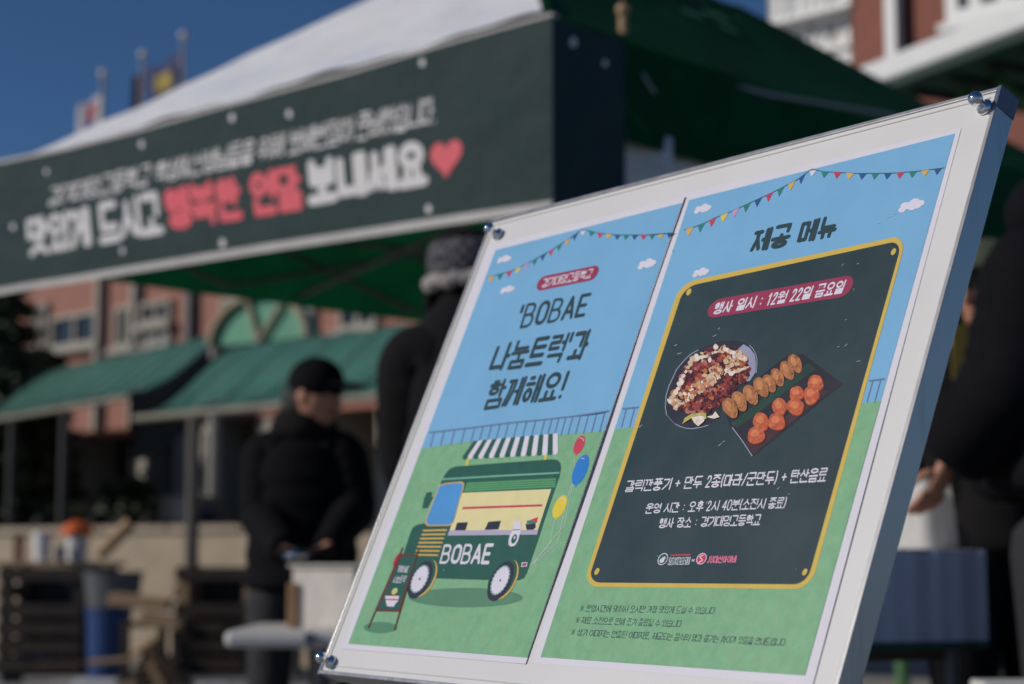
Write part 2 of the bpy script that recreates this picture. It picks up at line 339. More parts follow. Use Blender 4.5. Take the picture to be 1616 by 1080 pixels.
# ------------------------------------------------------------------ trees, hedge
def leaves(center, rad, n, size, shape=None):
    mb = MB()
    while n > 0:
        p = V((random.uniform(-1, 1), random.uniform(-1, 1), random.uniform(-1, 1)))
        if p.length > 1: continue
        if shape and not shape(p): continue
        n -= 1; c_ = V(center) + V((p.x * rad[0], p.y * rad[1], p.z * rad[2])); q = V((random.gauss(0, 1), random.gauss(0, 1), random.gauss(0, 1))).normalized().to_track_quat('Z', 'Y')
        s_ = size * random.uniform(.6, 1.3); mb.add([c_ + q @ V((-s_, -s_ * .5, 0)), c_ + q @ V((s_, -s_ * .3, s_ * .2)), c_ + q @ V((s_ * .3, s_ * .6, 0))], [(0, 1, 2)])
    return mb
def pine(x, y, h, r, label, group=None):
    t = empty('pine_tree', (x, y, 0), label, 'tree', group)
    MB().tube((x, y, 0), (x, y, h * .96), .16, 10, .03).build('trunk', m_bark, t)
    mb = MB(); limb = MB()
    for k in range(13):
        z = h * (.16 + .8 * k / 13); rr = r * (1 - k / 14.5)
        for j in range(8):
            a_ = j * .785 + k * .6 + random.uniform(-.2, .2); e = V((x + rr * cos(a_), y + rr * sin(a_), z - rr * .22))
            limb.tube((x, y, z), e, .03, 5, .01)
            for u in (.35, .6, .85, 1.0):
                c_ = V((x, y, z)).lerp(e, u); l_ = leaves(c_, (.32, .32, .16), 26, .10); mb.add(l_.v, l_.f)
    limb.build('branches', m_bark, t)['kind'] = 'stuff'
    mb.build('crown', m_leaf, t)
p = W(-4, 560, 25.6); pine(p.x, p.y, 5.6, 1.25, 'dark pine tree rising behind the awning before the brick wall, at the left edge')
p = W(58, 560, 27.0); pine(p.x, p.y, 4.5, .9, 'shorter dark pine tree right of the first one, behind the farther awning')
p = W(200, 760, 25); pine(p.x, p.y, 2.2, .55, 'small olive conifer standing by the cream columns under the awnings')
def hedge(pa, pb, h, wd, label):
    mb = MB(); d_ = pb - pa; n_ = int(d_.length / .3)
    core = MB()
    for k in range(n_ + 1):
        c_ = pa.lerp(pb, k / n_); l_ = leaves(V((c_.x, c_.y, h * .5)), (.28, wd, h * .52), 90, .07); mb.add(l_.v, l_.f)
        core.ball((c_.x, c_.y, h * .46), (.24, wd * .8, h * .44), 8, 6)
    r = empty('hedge', (pa.x, pa.y, 0), label, 'hedge')
    core.build('branch_core', mat('dark hedge twigs', (.015, .014, .010), .9, .3, 10), r); o = mb.build('foliage', m_hedge, r)
hedge(W(-60, 830, 22), W(236, 830, 22.0), 1.75, .45, 'long clipped dark hedge running behind the beige wall at left')

# ------------------------------------------------------------------ low beige wall and the clutter before it
wa = W(-120, 880, 19.5); wb = W(640, 880, 16.2); wd = (wb - wa); wd.z = 0; wl = wd.length; wd.normalize(); wn = V((wd.y, -wd.x, 0))
lw = empty('low_wall', (wa.x, wa.y, 0), 'long low beige rendered wall behind the crates and buckets', 'wall')
c_ = (wa + wb) / 2
MB().box((c_.x, c_.y, .62), (wl / 2, .12, .62), (wd, wn, UP)).build('wall_body', m_beige, lw)
k = 0; nb = int(wl / .9)
cap0 = None
for k in range(nb):
    p = wa + wd * ((k + .5) * wl / nb); z = 1.28
    if cap0 is None: cap0 = MB().box((p.x, p.y, z), (wl / nb / 2 - .008, .16, .035), (wd, wn, UP)).build('coping_stone', m_beige, lw, bevel=.01); base = V((p.x, p.y, 0))
    else:
        o = cap0.copy(); COL.objects.link(o); o.parent = lw; o.location = V((p.x, p.y, 0)) - base
def crate(px0, px1, y0, y1, Z, label, postm, open_front=True):
    a = W(px0, y1, Z); b = W(px1, y1, Z); h = W(px0, y0, Z).z; x0, x1 = a.x, b.x; dp = .55
    r = empty('slatted_crate', ((x0 + x1) / 2, Z, 0), label, 'crate', 'wooden crates on the ground at left')
    for (x, y) in ((x0, Z), (x1, Z), (x0, Z + dp), (x1, Z + dp)): MB().box((x, y, h / 2), (.045, .045, h / 2)).build('corner_post', postm, r)
    n_ = 6
    for k in range(n_):
        z = .09 + (h - .16) * k / (n_ - 1)
        if k == 4: continue
        MB().box(((x0 + x1) / 2, Z - .06, z), ((x1 - x0) / 2 + .04, .012, .055)).build('slat', m_wood2, r)
    for k in range(n_):
        z = .09 + (h - .16) * k / (n_ - 1); MB().box(((x0 + x1) / 2, Z + dp + .06, z), ((x1 - x0) / 2 + .04, .012, .055)).build('slat', m_wood2, r)
        for x in (x0 - .06, x1 + .06): MB().box((x, Z + dp / 2, z), (.012, dp / 2 + .03, .055)).build('slat', m_wood2, r)
    MB().box(((x0 + x1) / 2, Z + dp + .035, h * .48), ((x1 - x0) / 2, .008, h * .42)).build('dark_backing', m_dark, r)  # added backing so the gaps between the slats stay dark
    MB().box(((x0 + x1) / 2, Z + dp / 2, .05), ((x1 - x0) / 2, dp / 2, .02)).build('floor_board', m_wood2, r)
    return r, x0, x1, h
crate(8, 122, 893, 1040, 15.2, 'dark weathered slatted crate with blue tubs inside, at the left edge', m_wood2)
crate(288, 392, 893, 1030, 15.4, 'slatted crate with pale posts and firewood inside, left of the man in the cap', m_wood)
def tub(px, y1, w_px, h_px, Z, name, label, cat, m, z0=None, top=1.12, lid=None, group=None, handle=False):
    b = W(px, y1, Z); s_ = Z / FPX; r0 = w_px * s_ / 2; h = h_px * s_; z = b.z if z0 is None else z0
    r = empty(name, (b.x, b.y, z), label, cat, group)
    MB().lathe((b.x, b.y, z), [(r0 * .86, 0), (r0, h), (r0 * 1.05, h), (r0 * 1.05, h * .94), (r0 * .95, h * .95), (r0 * .8, h * .1)][:4] + [(r0 * .93, h * .985)], n=20).build('tub_body', m, r, smooth=False)
    if lid: MB().lathe((b.x, b.y, z + h + .002), [(r0 * 1.35, 0), (r0 * 1.38, h * .22), (r0 * 1.1, h * .42), (r0 * .4, h * .56)], n=20).build('lid', lid, r)
    if handle:
        mb = MB(); pr = None
        for k in range(9):
            a_ = pi * k / 8; q = V((b.x + r0 * 1.04 * cos(a_), b.y - r0 * .5 * sin(a_), z + h * .9 - h * .35 * sin(a_)))
            if pr: mb.tube(pr, q, .006, 5)
            pr = q
        mb.build('handle', m_grey, r)
    return r
for (px, y1, w_, h_, lb) in ((42, 936, 30, 32, 'small blue tub, leftmost of those in the dark crate'), (68, 936, 26, 30, 'small blue tub in the middle of the dark crate'), (94, 948, 30, 28, 'small blue tub at the right end inside the dark crate')):
    Zt = 15.45; b = W(px, y1, Zt); tub(px, y1, w_, h_, Zt, 'blue_tub', lb, 'tub', m_blue, z0=.072 + (.0 if px > 80 else .0), group='blue tubs in the crate')
# workbench with buckets
wbn = empty('work_bench', W(70, 880, 16.6).xy.to_3d(), 'rough timber bench along the beige wall, carrying the buckets', 'bench')
ba, bb = W(-40, 880, 16.6), W(190, 880, 16.6); zb = W(60, 886, 16.6).z
for k in range(3): MB().box(((ba.x + bb.x) / 2, 16.45 + .17 * k, zb - .025), ((bb.x - ba.x) / 2, .08, .022)).build('plank', m_wood, wbn)
for x in (ba.x + .1, bb.x - .1):
    for y in (16.45, 16.8): MB().box((x, y, (zb - .05) / 2), (.035, .035, (zb - .05) / 2)).build('leg', m_wood2, wbn)
tub(66, 886, 30, 46, 16.6, 'bucket', 'plain white bucket on the bench, left of the orange lidded one', 'bucket', m_white, z0=zb, handle=True)
tub(121, 886, 36, 40, 16.6, 'bucket', 'white bucket with a bright orange lid on the bench', 'bucket', m_white, z0=zb, lid=m_orange, handle=True)
a = W(176, 884, 16.5); b = W(204, 826, 16.5)
MB().tube((a.x - .12, 16.5, zb + .05), (b.x, 16.55, b.z), .06, 12, .07).build('log', m_wood).update_tag()
lg = bpy.data.objects['log']; tag(lg, 'pale cut log leaning up from the bench end', 'log')
bx_ = W(170, 1010, 14.9); tub(170, 1040, 70, 108, 14.9, 'blue_barrel', 'blue barrel standing between the two crates', 'barrel', m_blue, z0=0)
zbar = 108 * 14.9 / FPX
tub(178, 930, 92, 56, 14.9, 'grey_tub', 'wide grey metal tub resting on top of the blue barrel', 'tub', m_grey, z0=zbar + .004)
for i, (xa, xb, y_, z_, lb) in enumerate(((176, 268, 945, 14.3, 'upper pale plank lying between the barrel and the crate'), (224, 286, 975, 14.3, 'lower short pale plank beside the crate post'))):
    a, b = W(xa, y_, z_), W(xb, y_ + 10, z_); d_ = (b - a); l_ = d_.length; d_.normalize(); n2 = V((0, 1, 0)); 
    MB().box((a + b) / 2, (l_ / 2, .12, .05), (d_, n2, d_.cross(n2))).build('plank_stack', m_wood, None, bevel=.008); tag(bpy.data.objects['plank_stack' + ('' if i == 0 else '.001')], lb, 'plank')
ps = empty('trestle', (W(235, 1040, 14.35).x, 14.35, 0), 'dark low trestle holding up the pale planks', 'trestle')
for xx in (198, 256, 278):
    q = W(xx, 1000, 14.35); MB().box((q.x, 14.35, .22), (.03, .05, .22)).build('leg', m_wood2, ps)
qa, qb = W(190, 1000, 14.35), W(284, 1000, 14.35); MB().box(((qa.x + qb.x) / 2, 14.35, .465), ((qb.x - qa.x) / 2, .05, .025)).build('cross_bar', m_wood2, ps)
random.seed(3)
k = 0
for row in range(3):
    for c2 in range(6 - row):
        q = W(212 + 15 * c2 + 7 * row, 1020, 13.9); r_ = .036
        lo = MB().tube((q.x, 13.8, r_ + row * .064 + .0), (q.x + random.uniform(-.01, .01), 14.15, r_ + row * .064), r_ * random.uniform(.9, 1), 9).build('firewood_log', m_wood if (row + c2) % 3 == 0 else m_bark)
        tag(lo, 'split firewood log in the low pile in front of the planks', 'log', 'firewood logs in the low pile'); k += 1
bx_c = W(305, 1040, 15.7)
for row in range(2):
    for c2 in range(4):
        q = W(312 + 17 * c2, 965, 15.65); r_ = .045; z = .12 + .07 + row * .092
        lo = MB().tube((q.x, 15.5, .07 + r_ + row * .09), (q.x, 15.9, .07 + r_ + row * .09), r_, 9).build('firewood_log', m_wood); tag(lo, 'round firewood log stacked inside the crate with the pale post', 'log', 'firewood logs inside the crate')
q = W(158, 1042, 14.0); tag(MB().box((q.x, 13.9, .03), (.17, .10, .03)).build('white_box', m_white, None, bevel=.006), 'flat white box lying on the ground before the blue barrel', 'box')
def sack(px, py, w_, h_, Z, z0, m, label):
    b = W(px, py, Z); rr = w_ * Z / FPX / 2; hh_ = h_ * Z / FPX; random.seed(int(px)); o = MB().lathe((b.x, Z, z0), [(rr * .8, 0), (rr * 1.05, hh_ * .2), (rr, hh_ * .6), (rr * .55, hh_ * .86), (rr * .25, hh_), (rr * .4, hh_ * 1.08)], V((.06, -.05, 1)), 14, (1, .75)).build('sack', m, None, smooth=True); tag(o, label, 'sack')
sack(240, 1030, 40, 46, 16.0, 0, mat('brown paper sack', (.20, .13, .08), .8, .3, 9, .6, 12), 'brown sack slumped by the foot of the beige wall')
sack(372, 1020, 30, 40, 16.2, 0, m_grey, 'grey sack standing right of the firewood crate')
for (px, y0, y1, w_, Z, m, lb) in ((250, 968, 1010, 30, 15.3, m_card, 'brown carton half hidden behind the plank trestle'), (30, 842, 886, 18, 16.7, m_card, 'small brown carton on the bench at its left end'), (96, 862, 886, 14, 16.4, m_blue, 'tiny blue box on the bench between the two buckets'), (20, 1020, 1044, 34, 14.4, m_wood2, 'dark flat box on the ground before the left crate'), (336, 1036, 1052, 44, 13.2, m_fold, 'pale flat slab on the ground before the firewood crate')):
    a, b = W(px - w_ / 2, y1, Z), W(px + w_ / 2, y0, Z); zb0 = zb if y1 == 886 else 0.
    tag(MB().box(((a.x + b.x) / 2, Z, zb0 + .001 + (b.z - a.z) / 2), ((b.x - a.x) / 2, .10, (b.z - a.z) / 2), (V((.97, .24, 0)), V((-.24, .97, 0)), UP)).build('storage_carton' if m is m_card else 'small_box', m, None, bevel=.006), lb, 'box')
for k, (xa, ya, xb, yb2, Z) in enumerate(((205, 1035, 262, 1000, 14.6), (262, 1040, 330, 1022, 14.4), (140, 1046, 210, 1040, 13.6), (60, 1050, 150, 1046, 13.7))):
    a, b = W(xa, ya, Z), W(xb, yb2, Z); a.z = max(a.z, .03); b.z = max(b.z, .03); tag(MB().tube(a, b, .022, 7, .015).build('branch', m_bark if k % 2 else m_wood), ('pale stick leaning against the plank trestle', 'dark branch on the ground under the firewood crate', 'pale stick lying on the ground near the blue barrel', 'dark branch on the ground before the left crate')[k], 'branch')
# black covered cart
cc = W(304, 880, 18.0); ct = empty('covered_cart', (cc.x, 18.9, 0), 'black covered cart with a grey panel, standing behind the beige wall', 'cart')
cx = W(304, 800, 18.9).x
MB().box((cx, 18.9, .8), (.44, .3, .55)).build('cart_body', m_dark, ct, bevel=.05)
MB().lathe((cx - .3, 18.9, 1.36), [(.30, 0), (.30, .44), (.26, .60)], V((1, 0, 0)), 16).build('cover', m_dark, ct)
MB().box((cx - .05, 18.59, 1.45), (.10, .01, .16)).build('panel', m_grey, ct)
for sx in (-1, 1): MB().lathe((cx + .36 * sx, 18.9, .22), [(.20, -.03), (.22, -.02), (.22, .02), (.20, .03)], V((1, 0, 0)), 16).build('wheel', m_dark, ct)

# ------------------------------------------------------------------ flagpoles
m_pole = mat('weathered flagpole', (.30, .29, .29), .5)
def flagpole(px, ytop, Z, label, flag):
    t = W(px, ytop, Z); r = empty('flagpole', (t.x, t.y, 0), label, 'flagpole', 'flagpoles behind the snowy tent roof')
    MB().tube((t.x, t.y, 0), t, .07, 8, .05).build('pole', m_pole, r); MB().ball(t + UP * .1, .12, 10, 8).build('finial', m_stain, r)
    flag(t); return r
def limp(t, w0, w1, drop, z0, side, name, label, m, emb):
    def fn(s, u):
        wdt = w0 + (w1 - w0) * u; a_ = .07 + wdt * s * 1.3; f_ = .12 * sin(9 * s + u * 2) * s; return t + V((side * a_ * .75 - f_ * .5, a_ * .66 - f_, -z0 - drop * u - (.25 * wdt * s)))
    o = MB().grid(fn, 14, 8).build(name, m, None, smooth=True); tag(o, label, 'flag')
    for nm, mm, (a0, a1, b0, b1) in emb:
        MB().grid(lambda s, u: fn(a0 + (a1 - a0) * s, b0 + (b1 - b0) * u) + V((0, -.03, 0)), 6, 4).build(nm, mm, o, smooth=True)
Zf = 46.
mfw = mat('white flag cloth', (.55, .52, .55), .8, .05, 3); mfr = mat('red print', (.35, .03, .05), .7); mfb = mat('navy flag cloth', (.012, .025, .12), .7); mfy = mat('gold print', (.40, .30, .04), .7); mfp = mat('plum flag cloth', (.10, .03, .06), .7)
flagpole(163, 122, Zf, 'leftmost of the three white flagpoles, with the white flag', lambda t: limp(t, .75, 1.0, 1.15, .45, -1, 'flag', 'limp white flag with red and blue emblem, leftmost of the three flags', mfw, (('emblem', mfr, (.2, .6, .1, .45)), ('emblem_half', mat('blue print', (.03, .06, .25), .7), (.25, .6, .46, .62)))))
flagpole(226, 92, Zf, 'middle of the three white flagpoles', lambda t: limp(t, .22, .34, 1.5, .4, -1, 'flag', 'dark plum flag hanging furled on the middle pole', mfp, ()))
flagpole(290, 62, Zf, 'rightmost and tallest of the three white flagpoles', lambda t: limp(t, 1.25, 1.1, 1.1, .3, -1, 'flag', 'navy flag with a yellow emblem, rightmost of the three flags', mfb, (('emblem', mfy, (.3, .7, .3, .75)),)))

# ------------------------------------------------------------------ the green tent with the banner
C0 = W(871, 336, 4.85); C0.z = 0
zB = W(871, 336, 4.85).z; zTop = W(871, 24, 4.85).z
LF, LR = 3.0, 4.5; dF = -D; dR = -NF                     # along the front (away, left) and along the right side (away, right)
C1 = C0 + dF * LF; C2 = C0 + dR * LR; C3 = C0 + dF * LF + dR * LR
ZP = 3.58; P1 = C0 + dF * 1.5 + dR * 1.5; P2 = C0 + dF * 1.5 + dR * 3.0
te = empty('canopy_tent', (C0.x, C0.y, 0), 'large green pop up canopy tent with snow on its front slope', 'tent')
def sl(a, b, c, d):
    def fn(s, t):
        p = a.lerp(b, s).lerp(d.lerp(c, s), t); z = zTop + (ZP - zTop) * t - .10 * t * (1 - t) - .05 * sin(pi * s) * (1 - t) * t + .006 * sin(23 * s + 9 * t); return V((p.x, p.y, z))
    return fn
front = sl(C0, C1, P1, P1); right = sl(C2, C0, P1, P2); left = sl(C1, C3, P2, P1); back = sl(C3, C2, P2, P2)
for nm, fn, n_ in (('front_slope', front, NF), ('right_slope', right, D), ('left_slope', left, -D), ('back_slope', back, -NF)):
    MB().grid(fn, 20, 12).build(nm, m_green, te, smooth=True)
zV = 2.15
def valance(a, b, out, z0, z1):
    return lambda s, t: (lambda p: V((p.x, p.y, z0 + (z1 - z0) * t)) + out * (.012 * sin(s * 34) * t))(a.lerp(b, s))
for a, b, out, zb_ in ((C0, C2, D, zV + .07), (C2, C3, dR, zV), (C3, C1, -D, zV), (C1, C0, NF, zV)):
    MB().grid(valance(a, b, out, zTop, zb_), 60, 3).build('valance', m_green, te, smooth=True)
for a in (C0, C1, C2, C3):
    ins = (P1.lerp(P2, .5) - a); ins.z = 0; ins = ins.normalized() * (.07 if a is not C1 else .0); p = a + ins; MB().box((p.x, p.y, zTop / 2 - .02), (.02, .02, zTop / 2 - .02), (D, NF, UP)).build('leg', m_steel, te)
def scissor(a, b, n_, inw):
    for k in range(n_):
        p, q = a.lerp(b, k / n_), a.lerp(b, (k + 1) / n_)
        for u, (z0, z1) in enumerate(((zTop - .06, zV + .04), (zV + .04, zTop - .06))):
            MB().tube(V((p.x, p.y, z0)) + inw * (.06 + .035 * u), V((q.x, q.y, z1)) + inw * (.06 + .035 * u), .013, 6).build('truss_bar', m_steel, te)
scissor(C0, C1, 2, dR); scissor(C0, C2, 4, dF); scissor(C1, C3, 4, D); scissor(C2, C3, 2, NF)
mid0 = C0 + dR * 1.5; mid1 = C1 + dR * 1.5; scissor(mid0, mid1, 2, dR); mid0 = C0 + dR * 3; mid1 = C1 + dR * 3; scissor(mid0, mid1, 2, dR)
for P in (P1, P2): MB().tube((P.x, P.y, 2.35), (P.x, P.y, ZP - .04), .02, 8).build('centre_mast', m_steel, te)
m_cur = mat('pale grey curtain cloth', (.74, .74, .70), .85, .35, 4, .5, 5)
def cur(a, b, out, z0, z1, name, m_): MB().slab(lambda s, t: (lambda p: V((p.x, p.y, z0 + (z1 - z0) * t)) - out * (.03 + .02 * sin(s * 29) + .01 * sin(s * 61 + 3 * t)))(a.lerp(b, s)), out, .006, 50, 6).build(name, m_, te, smooth=True)
cur(C0 + dR * .30, C0 + dR * 1.7, D, zV + .12, 1.84, 'rolled_curtain', m_cur)
cur(C2 + dF * .1, C2 + dF * 1.25, dR, zV + .05, .08, 'added_dark_sheet', mat('black green sheet cloth', (.012, .02, .016), .9, .3, 4, .4, 5))  # dark sheet added to keep the view behind the right side dark
# snow on the front slope
def snowf(s, t):
    p = front(.012 + s * .976, .004 + t * .97); e = .016 + .008 * sin(23 * s + 5 * t) * sin(13 * t + 3) * min(1, t * 6) + .003 * sin(63 * s + 41 * t)
    return p + UP * e
sn_o = MB().grid(snowf, 70, 40).build('snow', m_snow, None, smooth=True); tag(sn_o, 'sunlit snow and frost lying on the front slope of the canopy', 'snow', kind='stuff')
random.seed(11)
mb = MB()
for k in range(26):                                       # bright green patches painted for light coming through the right slope
    s_, t_ = random.uniform(.35, .98), random.uniform(.62, .95); c_ = right(s_, t_) + UP * .006; r_ = random.uniform(.015, .05)
    q = [c_ + D * (r_ * cos(a_) * random.uniform(.5, 1.3)) - NF * (r_ * 2 * sin(a_) * random.uniform(.6, 1.2)) for a_ in [2 * pi * i / 9 for i in range(9)]]
    pz = []
    for v_ in q: pz.append(V((v_.x, v_.y, c_.z - (v_ - c_).dot(D) * .70 + .004)))
    mb.add(pz, [tuple(range(9))])
tag(mb.build('lit_cloth_patches', mat('light through green cloth', (.05, .30, .10), .6), None), 'bright green patches painted as light through the shaded slope near the peak', 'snow', kind='stuff')

# banner on the front, wrapped round the near corner
bo = C0 + NF * .035
def bn(px, py, e=0.): return on_plane(px, py, bo + NF * e, NF)
ban = empty('banner', (C0.x, C0.y, zB), 'long dark green banner with white and red Korean lettering along the tent front', 'banner')
topc = [(871, 24), (800, 43), (700, 71), (540, 119), (430, 148), (334, 174), (214, 208), (107, 235), (50, 247), (0, 257), (-24, 261)]
botc = [(871, 330), (800, 340), (700, 354), (540, 378), (430, 394), (334, 409), (214, 428), (107, 446), (50, 454), (0, 463), (-24, 467)]
def interp(tab, s):
    x = 871 + (-24 - 871) * s
    for (a, ya), (b, yb) in zip(tab, tab[1:]):
        if x >= b: return x, ya + (yb - ya) * (x - a) / (b - a)
    return tab[-1]
def banf(s, t):
    xt, yt = interp(topc, s); xb, yb = interp(botc, s); return bn(xt, yt + (yb - yt) * t)
MB().slab(banf, NF, .004, 60, 8).build('banner_cloth', m_banner, ban)
def hemf(s, t):
    x, y = interp(botc, s); sc_ = .6 + .4 * (1 - s); return bn(x, y - 13 * sc_ * (1 - t) + 2 * t, .003)
MB().slab(hemf, NF, .002, 60, 2).build('hem', m_hem, ban)
def topf(s, t):
    x, y = interp(topc, s); return bn(x, y - 5 * (1 - t) + 1, .002)
MB().slab(topf, NF, .03, 60, 1).build('top_binding', m_hem, ban)
zb1 = bn(871, 330).z
qc = bn(871, 24) + D * .001; L_s = (on_plane(985, 55, qc, D) - qc).dot(dR)
def sidef(s, t):
    p = qc + dR * (L_s * s + .001); return V((p.x, p.y, qc.z + (zb1 - qc.z) * t - .012 * sin(s * 3) * (1 - t)))
MB().slab(sidef, D, .004, 10, 6).build('banner_side', m_banner, ban)
p = W(983, 16, 5.26); q = C0 + dR * .46 + D * .0; zt_ = p.z
pole = empty('wooden_pole', (p.x, p.y, 0), 'thin wooden pole rising behind the short side of the banner', 'pole')
MB().tube((p.x, p.y, 0), (p.x, p.y, zt_ - .02), .014, 8).build('shaft', m_wood, pole); MB().ball((p.x, p.y, zt_), .022, 10, 8).build('tip', m_wood, pole)
a = W(990, 92, 5.15); b = W(1410, 182, 6.1); mid = (a + b) / 2 - UP * .02; rp = MB(); rp.tube(a, mid, .007, 6); rp.tube(mid, b, .007, 6)
mrope = mat('pale nylon cord', (.30, .34, .33), .7)
tag(rp.build('guy_rope', mrope, None), 'pale cord running back from the banner corner along the shaded canopy', 'rope')
rp = MB(); pr = None
for (x, y) in ((990, 92), (1002, 100), (1014, 118), (1024, 134), (1033, 147)):
    q = W(x, y, 5.15)
    if pr: rp.tube(pr, q, .006, 6)
    pr = q
tag(rp.build('cord_tail', mrope, None), 'short loose cord tail hanging from the banner corner', 'rope')
# ------------------------------------------------------------------ lettering: every glyph is drawn from strokes
CH = 'ㄱㄲㄴㄷㄸㄹㅁㅂㅃㅅㅆㅇㅈㅉㅊㅋㅌㅍㅎ'; JU = 'ㅏㅐㅑㅒㅓㅔㅕㅖㅗㅘㅙㅚㅛㅜㅝㅞㅟㅠㅡㅢㅣ'
JO = ['', 'ㄱ', 'ㄲ', 'ㄳ', 'ㄴ', 'ㄵ', 'ㄶ', 'ㄷ', 'ㄹ', 'ㄺ', 'ㄻ', 'ㄼ', 'ㄽ', 'ㄾ', 'ㄿ', 'ㅀ', 'ㅁ', 'ㅂ', 'ㅄ', 'ㅅ', 'ㅆ', 'ㅇ', 'ㅈ', 'ㅊ', 'ㅋ', 'ㅌ', 'ㅍ', 'ㅎ']
def ring(x0, y0, x1, y1, n=14):
    r = [(x0 + (x1 - x0) * (.5 + .5 * cos(2 * pi * k / n)), y0 + (y1 - y0) * (.5 + .5 * sin(2 * pi * k / n))) for k in range(n)]; return r + [r[0]]
CON = {'ㄱ': [[(0, 1), (1, 1), (.95, 0)]], 'ㄴ': [[(0, 1), (0, 0), (1, 0)]], 'ㄷ': [[(1, 1), (0, 1), (0, 0), (1, 0)]],
       'ㄹ': [[(0, 1), (1, 1), (1, .5), (0, .5), (0, 0), (1, 0)]], 'ㅁ': [[(0, 0), (0, 1), (1, 1), (1, 0), (0, 0)]],
       'ㅂ': [[(0, 1), (0, 0), (1, 0), (1, 1)], [(0, .5), (1, .5)]], 'ㅅ': [[(.5, 1), (.5, .62), (0, 0)], [(.5, .62), (1, 0)]],
       'ㅇ': [ring(0, 0, 1, 1)], 'ㅈ': [[(0, 1), (1, 1)], [(.5, 1), (.5, .6), (0, 0)], [(.5, .6), (1, 0)]],
       'ㅊ': [[(.5, 1.12), (.5, .85)], [(0, .8), (1, .8)], [(.5, .8), (.5, .5), (0, 0)], [(.5, .5), (1, 0)]],
       'ㅋ': [[(0, 1), (1, 1), (.95, 0)], [(0, .5), (.97, .5)]], 'ㅌ': [[(1, 1), (0, 1), (0, 0), (1, 0)], [(0, .5), (1, .5)]],
       'ㅍ': [[(0, 1), (1, 1)], [(0, 0), (1, 0)], [(.28, 1), (.28, 0)], [(.72, 1), (.72, 0)]],
       'ㅎ': [[(.3, 1.04), (.7, 1.04)], [(0, .76), (1, .76)], ring(.08, 0, .92, .50)]}
DBL = {'ㄲ': 'ㄱㄱ', 'ㄸ': 'ㄷㄷ', 'ㅃ': 'ㅂㅂ', 'ㅆ': 'ㅅㅅ', 'ㅉ': 'ㅈㅈ', 'ㄳ': 'ㄱㅅ', 'ㄵ': 'ㄴㅈ', 'ㄶ': 'ㄴㅎ', 'ㄺ': 'ㄹㄱ', 'ㅄ': 'ㅂㅅ'}
def put(ch, x0, y0, x1, y1):
    if ch in DBL:
        m_ = (x0 + x1) / 2; g_ = (x1 - x0) * .12; return put(DBL[ch][0], x0, y0, m_ - g_, y1) + put(DBL[ch][1], m_ + g_, y0, x1, y1)
    return [[(x0 + (x1 - x0) * a, y0 + (y1 - y0) * b) for a, b in pl] for pl in CON[ch]]
VERT = 'ㅏㅐㅑㅒㅓㅔㅕㅖㅣ'; HORZ = 'ㅗㅛㅜㅠㅡ'; MIX = {'ㅘ': 'ㅗㅏ', 'ㅙ': 'ㅗㅐ', 'ㅚ': 'ㅗㅣ', 'ㅝ': 'ㅜㅓ', 'ㅞ': 'ㅜㅔ', 'ㅟ': 'ㅜㅣ', 'ㅢ': 'ㅡㅣ'}
def vstroke(v, xr, y0, y1, w):
    """vertical vowel whose rightmost stem stands at xr; w = width available"""
    h = y1 - y0; m_ = y0 + h * .5; L_ = []
    if v == 'ㅣ': return [[(xr, y0), (xr, y1)]]
    if v == 'ㅏ': return [[(xr - w * .45, y0), (xr - w * .45, y1)], [(xr - w * .45, m_), (xr + .02, m_)]]
    if v == 'ㅑ': return [[(xr - w * .45, y0), (xr - w * .45, y1)], [(xr - w * .45, y0 + h * .65), (xr, y0 + h * .65)], [(xr - w * .45, y0 + h * .35), (xr, y0 + h * .35)]]
    if v == 'ㅓ': return [[(xr, y0), (xr, y1)], [(xr - w * .6, m_), (xr, m_)]]
    if v == 'ㅕ': return [[(xr, y0), (xr, y1)], [(xr - w * .6, y0 + h * .66), (xr, y0 + h * .66)], [(xr - w * .6, y0 + h * .34), (xr, y0 + h * .34)]]
    if v == 'ㅐ': return [[(xr - w * .62, y0 + .02), (xr - w * .62, y1 - .02)], [(xr, y0), (xr, y1)], [(xr - w * .62, m_), (xr, m_)]]
    if v in 'ㅔㅖ':
        r = [[(xr - w * .5, y0 + .02), (xr - w * .5, y1 - .02)], [(xr, y0), (xr, y1)]]
        for yy in ((m_,) if v == 'ㅔ' else (y0 + h * .64, y0 + h * .36)): r.append([(xr - w * .95, yy), (xr - w * .5, yy)])
        return r
    return []
def hstroke(v, x0, x1, y0, y1):
    m_ = (x0 + x1) / 2; q = (x1 - x0) * .22
    if v == 'ㅡ': return [[(x0, (y0 + y1) / 2), (x1, (y0 + y1) / 2)]]
    if v == 'ㅗ': return [[(x0, y0), (x1, y0)], [(m_, y0), (m_, y1)]]
    if v == 'ㅛ': return [[(x0, y0), (x1, y0)], [(m_ - q, y0), (m_ - q, y1)], [(m_ + q, y0), (m_ + q, y1)]]
    if v == 'ㅜ': return [[(x0, y1), (x1, y1)], [(m_, y0), (m_, y1)]]
    if v == 'ㅠ': return [[(x0, y1), (x1, y1)], [(m_ - q, y0), (m_ - q, y1)], [(m_ + q, y0), (m_ + q, y1)]]
